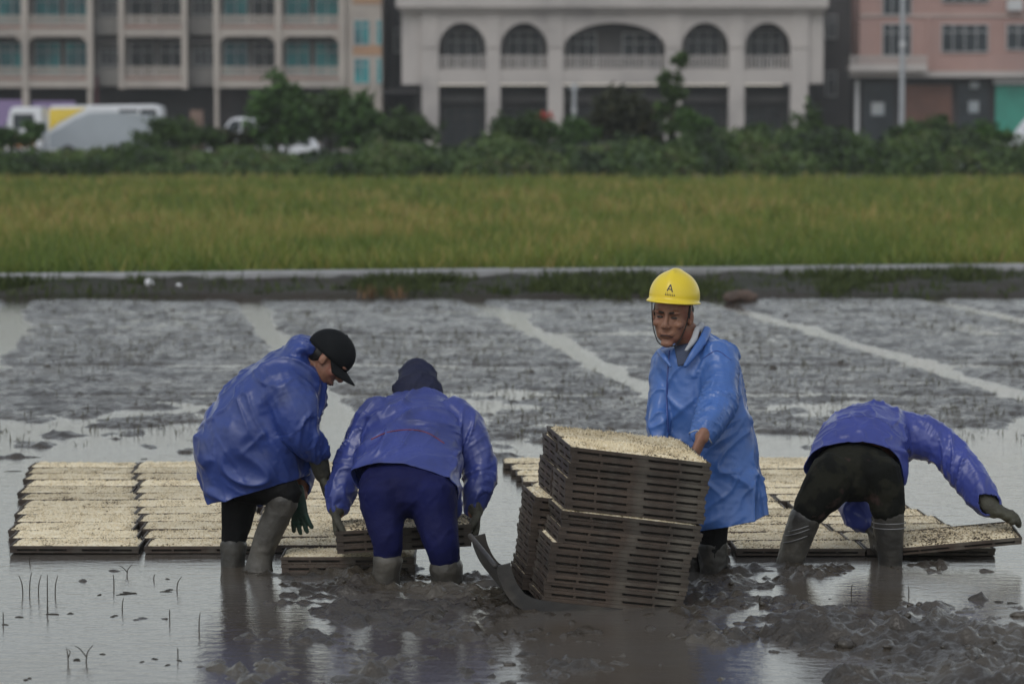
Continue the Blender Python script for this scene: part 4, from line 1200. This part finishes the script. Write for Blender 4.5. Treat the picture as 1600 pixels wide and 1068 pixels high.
def arch(x0, x1, spring, crown, top, y0, y1, n=20, Y=YB):
    """wall above an elliptical opening"""
    V = []; F = []
    xs = [x0 + (x1 - x0) * (1 - math.cos(math.pi * i / n)) / 2 for i in range(n + 1)]
    for x in xs:
        u = (2 * (x - x0) / (x1 - x0)) - 1
        py = spring - (spring - crown) * math.sqrt(max(0, 1 - u * u))
        for yy in (y0, y1):
            V += [(BX(x), Y + yy, BZ(py)), (BX(x), Y + yy, BZ(top))]
    for i in range(n):
        a, b = 4 * i, 4 * i + 4
        F += [(a, b, b + 1, a + 1), (a + 2, a + 3, b + 3, b + 2), (a, a + 2, b + 2, b), (a + 1, b + 1, b + 3, a + 3)]
    F += [(0, 1, 3, 2), (4 * n, 4 * n + 2, 4 * n + 3, 4 * n + 1)]
    return V, F

def balustrade(par, x0, x1, t, b, y, material, step=4.6, w=1.35, Y=YB):
    bx = [(x0, x1, t, t + 2.2, y, y + .22), (x0, x1, b - 2, b, y, y + .2)]
    n = int((x1 - x0) / step)
    for k in range(n):
        c = x0 + (k + .5) * (x1 - x0) / n
        bx.append((c - w, c + w, t + 2.2, b - 2, y + .04, y + .15))
    return bpart(par, 'balustrade', material, bx, Y)

# ---- left: apartment block
ab = thing('apartment_building', 'cream apartment block with arched balconies and teal windows at left', 'building', (BX(265), YB, 0))
TOP = -62
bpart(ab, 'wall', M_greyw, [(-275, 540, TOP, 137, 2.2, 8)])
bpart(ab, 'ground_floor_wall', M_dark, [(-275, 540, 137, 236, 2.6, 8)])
bpart(ab, 'roof_slab', M_cream, [(-280, 545, TOP - 8, TOP, -.3, 8.5)])
for (a, b) in ((-272, -262), (-172, -162), (-72, -62), (36, 46), (138, 147), (187, 196), (285, 294), (335, 344), (431, 441), (530, 540)):
    bpart(ab, 'pillar', M_cream, [(a, b, TOP, 139, 0, .5)])
for (a, b) in ((-272, -262), (-172, -162), (-72, -62), (36, 46), (138, 145), (336, 342), (431, 439), (530, 540)):
    bpart(ab, 'pillar', M_cream, [(a, b, 139, 236, .05, .45)])
for j in range(2):
    s = -80 * j
    for (a, b, ar) in ((-262, -172, 1), (-162, -72, 1), (-62, 36, 1), (46, 138, 1), (196, 285, 0), (344, 431, 1), (441, 530, 1)):
        bpart(ab, 'balcony_slab', M_cream, [(a, b, 124 + s, 137 + s, .1, 2.2)])
        bpart(ab, 'slab_line', M_redl, [(a, b, 120.5 + s, 124 + s, .06, 2.2)])
        balustrade(ab, a, b, 104 + s, 120.5 + s, .14, M_cream)
        if ar:
            V, F = arch(a, b, 70 + s, 51 + s, 44.2 + s, .12, .4); link('arch', mesh_of('arch', V, F, M_cream, False), ab)
        else:
            bpart(ab, 'lintel', M_cream, [(a, b, 44 + s, 58 + s, .12, .4)])
        dk = ar == 0
        w = (b - a)
        window(ab, a + 2, a + w * .46, 64 + s, 119 + s, 2.0, M_glass if dk else M_teal, 2)
        window(ab, a + w * .54, b - 2, 64 + s, 119 + s, 2.0, M_glass if (dk or (a > 340 and a < 400)) else M_teal, 2)
for j in range(2):
    s = -80 * j
    for (a, b) in ((147, 187), (294, 335)):
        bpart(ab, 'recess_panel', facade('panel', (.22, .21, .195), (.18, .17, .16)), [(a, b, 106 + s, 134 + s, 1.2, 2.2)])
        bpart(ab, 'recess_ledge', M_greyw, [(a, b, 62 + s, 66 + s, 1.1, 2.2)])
        window(ab, a + 4, b - 4, 70 + s, 103 + s, 1.9, M_glass, 3)
bpart(ab, 'end_wall', M_cream, [(540, 597, TOP, 236, .3, 8)])
for py in (70, -10):
    bpart(ab, 'orange_band', M_orange, [(552, 597, py, py + 16, .25, .298)])
for py in (31, 91, -47):
    window(ab, 553, 578, py, py + 40, .2, M_teal, 2)
    window(ab, 588, 597, py, py + 40, .2, M_teal, 1)
bpart(ab, 'signboard', M_purple, [(-60, 34, 156, 200, .5, .7), (48, 116, 158, 200, .5, .7)])
bpart(ab, 'doorway', M_dark, [(200, 230, 160, 236, 2.4, 2.59)])
bpart(ab, 'brick_pier', mat('brick pier', (.20, .13, .10), (.16, .11, .09), scale=2, rough=.9), [(296, 316, 172, 236, .6, 1.2)])
bpart(ab, 'drain_pipe', mat('red pipe', (.19, .06, .07), (.15, .05, .06), rough=.6), [(147.5, 151, 118, 175, .8, 1.0)])

# ---- dark house fronts in the two gaps
g1 = thing('narrow_building', 'dark narrow house in the gap beside the cream apartment block', 'building', (BX(612), YB + 6, 0))
bpart(g1, 'wall', facade('dark render', (.07, .068, .07), (.05, .05, .052), stain=(.05, .05, .05)), [(597.5, 668, -45, 236, 5, 12)])
bpart(g1, 'pipe', M_greyw, [(606, 608.5, -45, 200, 4.8, 4.97)])
bpart(g1, 'awning', M_dark, [(600, 655, 140, 146, -2.0, 4.9)])
window(g1, 611, 622, 40, 80, 4.85, M_glass, 1)
g2 = thing('alley_building', 'dark grey house in the gap left of the pink building', 'building', (BX(1312), YB + 6, 0))
bpart(g2, 'wall', facade('dark grey render', (.085, .08, .08), (.06, .058, .058), stain=(.06, .06, .06)), [(1252, 1340.5, -45, 236, 4, 12)])
bpart(g2, 'downpipe', M_greyw, [(1290, 1292, -45, 190, 3.8, 3.97)])
window(g2, 1300, 1318, 20, 58, 3.85, M_glass, 2); window(g2, 1300, 1318, 110, 150, 3.85, M_glass, 2)

# ---- middle: pale building with arcade
cb = thing('arcade_building', 'pale grey two-storey building with a row of round arches', 'building', (BX(955), YB - 2, 0))
YC = YB - 2
CX = lambda a: a
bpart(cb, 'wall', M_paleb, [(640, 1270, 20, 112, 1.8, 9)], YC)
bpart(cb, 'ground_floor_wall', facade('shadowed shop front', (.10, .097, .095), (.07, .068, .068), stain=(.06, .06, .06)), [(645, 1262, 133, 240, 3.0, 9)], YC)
bpart(cb, 'parapet', M_pale, [(622, 1285, -34, 14, -.55, 9.2)], YC)
bpart(cb, 'cornice', M_pale, [(628, 1282, 14.1, 20, -.3, 9)], YC)
bpart(cb, 'side_wing', M_pale, [(630, 661, 20.1, 133, .25, 9)], YC)
bpart(cb, 'side_wing', M_pale, [(1256, 1280, 20.1, 131, .25, 9)], YC)
cols = [(661, 687), (760, 782), (855, 879), (1036, 1061), (1134, 1158), (1229, 1256)]
for a, b in cols:
    bpart(cb, 'column', M_pale, [(a, b, 20.1, 238, 0, .9)], YC)
    bpart(cb, 'capital_band', M_pale, [(a - 1, b + 1, 72, 75.5, -.06, -.002)], YC)
    bpart(cb, 'plinth', M_pale, [(a - 2, b + 2, 226, 239, -.1, -.003)], YC)
bays = [(687, 760), (782, 855), (879, 1036), (1061, 1134), (1158, 1229)]
for i, (a, b) in enumerate(bays):
    V, F = arch(a, b, 78, 37.5, 20.1, .08, .6, 28, YC); link('arch', mesh_of('arch', V, F, M_pale, False), cb)
    bpart(cb, 'balcony_slab', M_pale, [(a, b, 111, 132, .05, 1.8)], YC)
    balustrade(cb, a, b, 88, 111, .2, M_pale, 5.5, 1.3, YC)
    if i == 2:
        window(cb, a + 8, a + 52, 52, 108, 1.68, M_glass, 3, Y=YC); window(cb, b - 64, b - 8, 52, 108, 1.68, M_glass, 3, Y=YC)
    else:
        window(cb, a + 10, b - 10, 48, 108, 1.68, M_glass, 3, Y=YC)
    bpart(cb, 'lintel', M_greyw, [(a, b, 150, 160, 1.6, 2.0)], YC)
    window(cb, a + 6, b - 8, 166, 230, 2.8, M_glass, 3, frame=M_greyw, Y=YC)

# ---- right: pink building
pb = thing('pink_building', 'pink tiled building with white windows and a green shutter at right', 'building', (BX(1480), YB, 0))
bpart(pb, 'wall', M_pink, [(1341, 1860, -50, 116, 0, 9)])
bpart(pb, 'ledge', M_pale, [(1325, 1860, 112, 121, -.55, -.003)])
bpart(pb, 'ground_floor_wall', M_dark, [(1341, 1860, 116.1, 240, .6, 9)])
bpart(pb, 'string_course', facade('pale string course', (.42, .33, .3), (.36, .29, .26)), [(1341, 1860, 22, 27, -.08, -.002)])
for (a, b, t, u, n) in ((1376, 1421, -30, 24, 3), (1376, 1421, 37, 88, 3), (1468, 1541, 38, 82, 4), (1569, 1625, 38, 78, 3), (1680, 1750, 38, 80, 4), (1468, 1541, -40, 4, 4)):
    window(pb, a, b, t, u, -.14, M_glass, n)
bpart(pb, 'balcony_floor', M_pale, [(1322, 1442, 104, 111.9, -1.3, -.003)])
balustrade(pb, 1322, 1442, 88, 104, -1.3, M_pale, 5)
bpart(pb, 'pilaster', M_pink, [(1445, 1452, 27.1, 111, -.1, -.002)])
m = MB(); m.box(BX(1569), BX(1592), YB - .5, YB - .003, BZ(17), BZ(0)); m.build('air_conditioner', M_frame, pb)
def shutter(par, a, b, t, u, y, material):
    n = int((u - t) / 4)
    bpart(par, 'shutter', material, [(a, b, t + k * 4, t + k * 4 + 3.6, y, y + .12) for k in range(n)])
shutter(pb, 1415, 1488, 133, 225, .45, M_shut_b)
shutter(pb, 1556, 1660, 134, 225, .45, M_shut_g)
bpart(pb, 'shutter_box', M_frame, [(1552, 1660, 123, 132, .2, .58)])
bpart(pb, 'shop_window', M_glass, [(1350, 1396, 130, 220, .5, .58)])
bpart(pb, 'shop_post', M_frame, [(1336, 1342, 125, 225, .3, .58)])
bpart(pb, 'shop_window', M_glass, [(1498, 1545, 130, 220, .5, .58)])
M_poster = mat('pale poster', (.35, .36, .36), (.25, .28, .3), scale=1, rough=.6)
for bx in ((1362, 1382, 160, 180, .44, .48), (1514, 1530, 158, 176, .44, .48), (1516, 1530, 128, 138, .44, .48)): bpart(pb, 'poster', M_poster, [bx])

# ---- posts
M_pole = mat('pole concrete', (.34, .35, .36), (.28, .29, .3), scale=1, rough=.8)
def pole(px, Y, top, w, label, name='utility_pole'):
    b = at(px, 300, Y); z = BZ(top, Y); k = w * Y / FPX / 2
    V, F = tube([(b.x, Y, -.05), (b.x, Y, z * .5), (b.x, Y, z)], [k * 1.15, k * 1.05, k], 14, 2)
    r = thing(name, label, 'pole', (b.x, Y, 0)); link('shaft', mesh_of('shaft', V, F, M_pole), r)
    V, F = tube([(b.x, Y, z * .62), (b.x, Y, z * .64)], [k * 1.3] * 2, 14, 1); link('band', mesh_of('band', V, F, M_frame), r)
    m = MB(); m.box(b.x - k * 3, b.x + k * 3, Y - .06, Y + .06, z - .2, z - .1); m.build('crossbar', M_pole, r)
pole(1408, 150, -30, 8, 'grey utility pole in front of the pink building')
pole(897, 146, 132, 6, 'short pale post between columns of the arcade building', 'post')

# ------------------------------------------------------------------ vehicles on the road
M_wpaint = mat('white paint', (.62, .63, .65), (.55, .56, .58), scale=.6, rough=.3, spec=.5, coat=.3)
M_ypaint = mat('yellow paint', (.70, .50, .03), (.62, .44, .03), scale=1, rough=.35, coat=.3)
M_gpaint = mat('grey livery', (.30, .33, .36), (.26, .29, .31), scale=.6, rough=.35, coat=.2)
M_tyre = mat('tyre', (.015, .015, .015), (.02, .02, .02), rough=.9)
M_lamp = mat('lamp lens', (.5, .45, .4), (.45, .2, .1), scale=3, rough=.2)
def prism(profile, y0, y1, inset=.12):
    """a body from its side outline (x, z), narrower at the roof"""
    z = [p[1] for p in profile]; z0, z1 = min(z), max(z)
    n = len(profile); V = []
    for y, s in ((y0, 1), (y1, -1)):
        for (x, zz) in profile: V.append((x, y + s * inset * ((zz - z0) / (z1 - z0)) ** 2, zz))
    F = [tuple(range(n)), tuple(reversed(range(n, 2 * n)))] + [(i, n + i, n + (i + 1) % n, (i + 1) % n) for i in range(n)]
    return V, F
def wheel(par, x, y, r=.33, w=.22):
    V, F = tube([(x, y, r), (x, y + w, r)], [r, r], 20, 1, ref=(1, 0, 0), round_ends=False)
    o = link('wheel', mesh_of('wheel', V, F, M_tyre, False), par)
    V, F = tube([(x, y - .02, r), (x, y + .02, r)], [r * .6] * 2, 16, 1, ref=(1, 0, 0), round_ends=False); link('rim', mesh_of('rim', V, F, M_frame, False), o)
def vehicle(name, label, cat, px0, px1, Y, prof, width, paint, glass, wheels, extra=()):
    x0 = at(px0, 300, Y).x; x1 = at(px1, 300, Y).x; L = x1 - x0
    r = thing(name, label, cat, ((x0 + x1) / 2, Y + width / 2, 0))
    V, F = prism([(x0 + u * L, z) for u, z in prof], Y, Y + width)
    o = link('body', mesh_of('body', V, F, paint, False), r)
    bv = o.modifiers.new('b', 'BEVEL'); bv.width = .06; bv.segments = 2
    ztop = max(z for u, z in prof); z0 = min(z for u, z in prof)
    def side(nm, poly, material, off):
        V = []
        for yy in (-.012 - off, .03):
            for u, z in poly: V.append((x0 + u * L, Y + .12 * ((z - z0) / (ztop - z0)) ** 2 + yy, z))
        n = len(poly)
        link(nm, mesh_of(nm, V, [tuple(range(n)), tuple(reversed(range(n, 2 * n)))] + [(i, n + i, n + (i + 1) % n, (i + 1) % n) for i in range(n)], material, False), r)
    for poly in glass: side('window', poly, M_glass, 0)
    for nm, poly, mm in extra: side(nm, poly, mm, .006)
    for u in wheels: wheel(r, x0 + u * L, Y - .02)
    for zz in (.75,):
        V, F = ell((x0 + .02 * L, Y + .35, zz), (.06, .16, .1)); link('headlight', mesh_of('headlight', V, F, M_lamp), r)
        V, F = ell((x1 - .02 * L, Y + .3, zz + .1), (.06, .1, .16)); link('tail_light', mesh_of('tail_light', V, F, M_lamp), r)
    return r
rect = lambda a, b, c, d: [(a, c), (b, c), (b, d), (a, d)]
vehicle('minibus', 'white minibus with a yellow and grey swoosh livery behind the hedge at left', 'minibus', 74, 256, 128,
        [(0, .35), (0, 1.5), (.01, 2.1), (.04, 2.25), (.9, 2.3), (.97, 2.22), (1, 1.5), (1, .35)], 2.0, M_wpaint, [rect(.62, .78, 1.98, 2.1), rect(.80, .94, 1.9, 2.1)], (.18, .8),
        [('yellow_panel', [(.02, 1.25), (.10, 1.55), (.34, 2.16), (.02, 2.12)], M_ypaint), ('grey_swoosh', [(.02, .5), (.985, .5), (.985, 1.85), (.55, 2.0), (.36, 1.96), (.24, 1.72), (.12, 1.36), (.02, 1.12)], M_gpaint)])
vehicle('small_truck', 'small truck with a white roof at the left edge behind the hedge', 'truck', 10, 66, 124,
        [(0, .4), (0, 1.3), (.12, 2.1), (.2, 2.2), (1, 2.2), (1, .4)], 1.8, M_wpaint, [rect(.2, .78, 1.35, 1.92)], (.25, .8), [('orange_panel', rect(.05, .8, .6, 1.1), mat('orange paint', (.4, .17, .05), (.35, .15, .05), rough=.4))])
car_prof = [(0, .3), (0, .75), (.06, .9), (.26, .98), (.38, 1.42), (.5, 1.5), (.72, 1.48), (.9, 1.05), (1, .95), (1, .3)]
car_glass = [[(.30, 1.0), (.55, 1.0), (.55, 1.4), (.41, 1.38)], [(.57, 1.0), (.84, 1.03), (.72, 1.39), (.57, 1.4)]]
vehicle('parked_car', 'white car roof showing between the bush and the leafy tree', 'car', 322, 420, 132, [(u, z * 1.18) for u, z in car_prof], 1.75, M_wpaint, [[(u, z * 1.18) for u, z in g] for g in car_glass], (.2, .8))
vehicle('parked_car', 'white car glimpsed low through the leafy trees', 'car', 425, 500, 108, [(u, z * .86) for u, z in car_prof], 1.7, M_wpaint, [[(u, z * .86) for u, z in g] for g in car_glass], (.2, .8))
vehicle('parked_car', 'pale car at the right edge in front of the green shutter', 'car', 1560, 1690, 122, [(u, z * 1.22) for u, z in car_prof], 1.75, M_wpaint, [[(u, z * 1.22) for u, z in g] for g in car_glass], (.2, .8))

# ------------------------------------------------------------------ trees, bushes and undergrowth
def leaves(C, size, tint):
    n = len(C)
    a = RNG.normal(0, 1, (n, 3)); a /= np.linalg.norm(a, axis=1)[:, None]
    b = RNG.normal(0, 1, (n, 3)); b -= a * (a * b).sum(1)[:, None]; b /= np.linalg.norm(b, axis=1)[:, None]
    c = np.cross(a, b)
    s = size[:, None]
    V = np.stack([C - a * s, C + b * s * .45 + c * s * .1, C + a * s, C - b * s * .45 + c * s * .1], 1).reshape(-1, 3)
    i = (np.arange(n) * 4)[:, None]
    F = np.concatenate([i + np.array([0, 1, 2]), i + np.array([0, 2, 3])], 0)
    return V, F, np.repeat(tint, 4)

GREEN = [(0, (.018, .032, .013)), (.45, (.05, .085, .026)), (.8, (.09, .15, .04)), (1, (.14, .21, .06))]
M_leaf = attr_mat('bush leaves', GREEN, rough=.5, trans=.3)
M_leaf_b = attr_mat('bright leaves', [(0, (.025, .05, .015)), (.5, (.06, .12, .03)), (1, (.13, .25, .055))], rough=.5, trans=.3)
M_leaf_o = attr_mat('olive leaves', [(0, (.018, .02, .012)), (.5, (.04, .045, .02)), (1, (.09, .075, .035))], rough=.6, trans=.25)
M_bark = mat('bark', (.05, .042, .033), (.035, .03, .025), scale=6, rough=.9, bump=.02, bscale=12)
M_flower = mat('red flowers', (.50, .06, .04), (.40, .05, .035), rough=.6)

def plant(name, label, cat, Y, blobs, material, per=160, size=.13, trunk=None, group=None, flowers=(), bias=0.0):
    """blobs: (px, py, rx px, ry px) clumps of the crown; trunk: px of the foot"""
    k = Y / FPX
    fx = trunk if trunk is not None else blobs[0][0]
    b = at(fx, 300, Y); base = Vector((b.x, Y, -.02))
    r = thing(name, label, cat, base, group)
    Cs = []; Ts = []
    for (px, py, rx, ry) in blobs:
        c = np.array(at(px, py, Y)); c[1] += RNG.uniform(-.35, .35)
        n = int(per * max(.5, (rx * ry) / 900))
        nsub = 7 + int(rx * ry / 120)
        d = RNG.normal(0, 1, (nsub, 3)); d /= np.linalg.norm(d, axis=1)[:, None]
        sub = c + d * np.array([rx * k, min(rx, ry) * k * .9, ry * k]) * RNG.uniform(.35, 1.0, (nsub, 1))
        w = RNG.integers(0, nsub, n * 4)
        p = sub[w] + RNG.normal(0, 1, (n * 4, 3)) * np.array([rx, rx, ry]) * k * .24
        p[:, 2] = np.maximum(p[:, 2], .03)
        hue = RNG.uniform(-.18, .18, nsub)[w]
        Cs.append(p); Ts.append(.42 + bias + hue + RNG.normal(0, .15, n * 4))
    C = np.concatenate(Cs); T = np.concatenate(Ts).clip(0, 1)
    V, F, tt = leaves(C, RNG.uniform(.6, 1.3, len(C)) * size, T)
    me = fast_mesh('crown', V, F, material, False); set_attr(me, 'tint', tt); link('crown', me, r)
    m = MB()
    for (px, py, rx, ry) in blobs:
        e = at(px, py, Y); mid = base.lerp(e, .5) + Vector((random.uniform(-.12, .12), random.uniform(-.12, .12), 0))
        h = (e - base).length
        m.add(*tube([base, mid, e], [max(.02, h * .022), max(.015, h * .016), .008], 8, 4))
    m.build('trunk' if cat == 'tree' else 'stem', M_bark, r, True)
    if flowers:
        m = MB()
        for (px, py) in flowers:
            c = at(px, py, Y - .5)
            for _ in range(14): 
                m.add(*ell(c + Vector((random.gauss(0, .16), random.gauss(0, .1), random.gauss(0, .07))), (.055, .055, .04), None, 6, 4))
        tag(m.build('flowers', M_flower, r), kind='stuff')
    return r

plant('leafy_tree', 'bright green leafy tree, tallest of the trees before the apartment block', 'tree', 96, [(432, 142, 26, 24), (420, 172, 30, 22), (452, 166, 26, 26), (432, 204, 40, 28), (470, 200, 28, 26)], M_leaf_b, 150, .15, 436)
plant('leafy_tree', 'dark leafy tree just right of the tallest tree before the apartment block', 'tree', 98, [(505, 158, 26, 20), (528, 170, 28, 24), (500, 190, 30, 26), (536, 205, 32, 24)], M_leaf, 150, .14, 512, bias=.05)
plant('leafy_tree', 'broad green tree below the orange banded end wall', 'tree', 97, [(560, 160, 26, 18), (572, 182, 32, 22), (590, 205, 34, 24), (556, 212, 30, 22)], M_leaf_b, 150, .14, 568)
plant('slender_tree', 'tall slender young tree in front of the arcade building', 'tree', 96, [(1064, 96, 13, 10), (1046, 124, 17, 16), (1056, 148, 18, 14), (1042, 172, 22, 18), (1060, 196, 28, 18)], M_leaf, 170, .11, 1050, bias=.08)
plant('bush', 'rounded dark bush in front of the minibus tail', 'bush', 95, [(258, 200, 34, 18), (240, 216, 34, 18), (290, 208, 38, 20), (320, 214, 30, 18)], M_leaf, 150, .12)
plant('bush', 'low bush under the white car roof at left', 'bush', 96, [(352, 218, 34, 16), (378, 212, 26, 18)], M_leaf_o, 140, .12)
plant('bush', 'dark bush between the apartment block and the arcade', 'bush', 96, [(628, 190, 30, 18), (650, 205, 34, 20), (618, 214, 36, 18)], M_leaf, 150, .12)
plant('bush', 'round bush below the second arch of the arcade', 'bush', 95, [(800, 196, 32, 20), (830, 200, 34, 20), (782, 214, 32, 18)], M_leaf, 150, .12, bias=.02)
plant('flowering_bush', 'green bush with red flowers in front of the arcade', 'bush', 96, [(860, 198, 30, 18), (900, 205, 34, 20), (880, 216, 34, 16)], M_leaf_b, 140, .12, flowers=[(846, 180), (854, 182)])
plant('large_bush', 'large dark brown-green bush below the wide middle arch', 'bush', 97, [(960, 168, 34, 24), (990, 178, 36, 28), (945, 195, 36, 22), (1000, 205, 40, 22)], M_leaf_o, 160, .13)
plant('bush', 'bright low bush right of the slender young tree', 'bush', 95, [(1078, 190, 24, 16), (1100, 204, 30, 18)], M_leaf_b, 150, .12)
plant('bush', 'dark bush at the right corner of the arcade building', 'bush', 97, [(1180, 205, 30, 14), (1245, 198, 24, 18), (1270, 195, 16, 34)], M_leaf, 140, .12)
plant('bush', 'green bush in front of the brown shutter', 'bush', 96, [(1440, 204, 34, 14), (1475, 196, 26, 16), (1410, 208, 30, 12)], M_leaf, 140, .12, bias=.05)
plant('bush', 'green bush left of the pale car at the right edge', 'bush', 95, [(1540, 204, 30, 16), (1565, 214, 30, 14)], M_leaf_b, 140, .12)
plant('bush', 'green bush in front of the small truck at the left edge', 'bush', 95, [(20, 214, 36, 16), (56, 206, 22, 14), (-20, 212, 34, 18)], M_leaf_b, 140, .12)

n = 42000
x = RNG.uniform(-24, 24, n); y = RNG.uniform(84.5, 95, n)
top = .62 + .9 * fbm(np.stack([x * .55, 0 * x, 0 * x + 2], 1), 3) + .25 * sstep(2, 8, x)
z = top * RNG.uniform(0, 1, n) ** .55 * (.72 + .5 * fbm(np.stack([x * 1.6, y * .5, 0 * x], 1), 2)) * (.6 + .4 * sstep(84.5, 88, y))
hue = fbm(np.stack([x * .9, y * .4, z * .6], 1), 3)
V, F, tt = leaves(np.stack([x, y, z], 1), RNG.uniform(.07, .16, n), (.1 + .7 * sstep(.3, .7, hue) + .22 * (z / 1.6) * 0 + RNG.normal(0, .12, n)).clip(0, 1))
M_under = attr_mat('undergrowth leaves', [(0, (.012, .018, .010)), (.4, (.055, .095, .028)), (.75, (.10, .15, .042)), (1, (.085, .075, .04))], rough=.55, trans=.25)
me = fast_mesh('undergrowth', V, F, M_under, False); set_attr(me, 'tint', tt)
tag(link('undergrowth', me), 'dense dark green undergrowth along the far edge of the rice field', 'undergrowth', kind='stuff')

# ------------------------------------------------------------------ single stalks standing in the shallow water in front
M_stalk = mat('dead stalk', (.035, .032, .026), (.05, .045, .035), scale=30, rough=.8)
def stalk(label, px, py, hgt, bend, fork=False):
    g = gnd(px, py); k = g.y / FPX
    m = MB(); h = hgt * k; b = bend * k
    m.add(*tube([(g.x, g.y, -.03), (g.x + b * .2, g.y, h * .5), (g.x + b, g.y + random.uniform(-.02, .02), h)], [.0028, .0024, .0014], 5, 4))
    if fork: m.add(*tube([(g.x + b * .1, g.y, h * .3), (g.x - b * .7, g.y, h * .75), (g.x - b * 1.1 - .01, g.y, h * .95)], [.0024, .002, .0012], 5, 4))
    tag(m.build('dead_stalk', M_stalk, None, True), label, 'stalk', 'thin dead stalks standing in the wet paddy')
STALKS = [(36, 928, 30, -6), (46, 926, 34, 5), (60, 928, 30, 4), (74, 934, 38, 1), (86, 928, 30, 5), (46, 878, 10, 3), (178, 916, 20, 0), (74, 956, 22, 1), (198, 898, 16, 8, True), (276, 922, 22, 8), (265, 968, 18, 1), (311, 982, 26, 2),
          (191, 952, 18, 2), (107, 1034, 22, -4, True), (134, 1034, 28, 12, True), (278, 1026, 16, 0), (5, 972, 18, 1), (1420, 930, 14, 0), (1468, 1005, 18, -5, True), (1488, 1018, 20, 6, True), (1520, 1052, 34, 8, True), (1538, 1036, 28, 5, True),
          (1560, 1020, 22, -3), (1588, 1045, 30, 2), (1330, 925, 12, 2), (1575, 1058, 26, -6, True), (1500, 1060, 20, 5), (430, 955, 10, 2), (345, 905, 10, 3), (1186, 940, 9, 2), (240, 905, 9, 3)]
for side, grp in (('left', sorted(a for a in STALKS if a[0] < 700)), ('right', sorted(a for a in STALKS if a[0] >= 700))):
    for i, a in enumerate(grp):
        stalk(f'thin {"forked " if len(a) > 4 else ""}dead stalk in the {side} foreground, {ORD[i]} from the left there', *a)
# flat scraps of straw and leaf floating on the water
SCRAPS = [(30, 962, 10, 3), (85, 958, 14, 4), (110, 957, 8, 3), (200, 925, 26, 3), (262, 921, 18, 4), (180, 960, 8, 4), (120, 1028, 10, 4), (222, 1032, 14, 4), (240, 1027, 10, 4), (280, 1030, 22, 3), (262, 1037, 10, 2), (160, 1020, 8, 2),
                         (40, 1060, 6, 3), (8, 974, 9, 3), (155, 928, 6, 3), (262, 903, 5, 2), (1540, 972, 18, 3), (1580, 940, 16, 5), (1560, 938, 12, 4), (1380, 905, 8, 3), (130, 722, 16, 6), (20, 735, 20, 3), (55, 713, 16, 2), (225, 716, 24, 3)]
for i_, (px, py, w, hgt) in enumerate(sorted(SCRAPS)):
    g = gnd(px, py, .004); k = g.y / FPX; m = MB()
    for q in range(random.choice((1, 2, 2, 3))):
        L = w * k * random.uniform(.6, 1.5) / 2; a = random.gauss(0, .5); c, s_ = math.cos(a), math.sin(a)
        ox, oy = random.uniform(-.012, .012) * (q > 0), random.uniform(-.03, .03) * (q > 0)
        m.add(*tube([(g.x + ox - L * c, g.y + oy - L * s_, .001), (g.x + ox, g.y + oy + .006, .0016), (g.x + ox + L * c, g.y + oy + L * s_, .001)], [(.0010, .002), (.0022, .005), (.0010, .002)], 6, 4, ref=(0, 0, 1)))
    tag(m.build('straw_scrap', M_stalk, None, True), f'small dark straw scrap afloat on the paddy water, {ORD[i_]} from the left', 'straw scrap', 'scraps of straw afloat on the paddy')

# ------------------------------------------------------------------ rain haze
HAZE = 0.0004
m = MB(); m.box(-160, 160, -20, 190, -1.5, 16)
M_haze = bpy.data.materials.new('rain haze'); M_haze.use_nodes = True
nt = M_haze.node_tree; nt.nodes.clear()
ou = _n(nt, 'ShaderNodeOutputMaterial'); pv = _n(nt, 'ShaderNodeVolumePrincipled')
pv.inputs['Color'].default_value = (.85, .87, .9, 1); pv.inputs['Density'].default_value = HAZE
nt.links.new(pv.outputs[0], ou.inputs['Volume'])
tag(m.build('haze', M_haze), 'thin grey rain haze over the whole place', 'haze', kind='stuff')
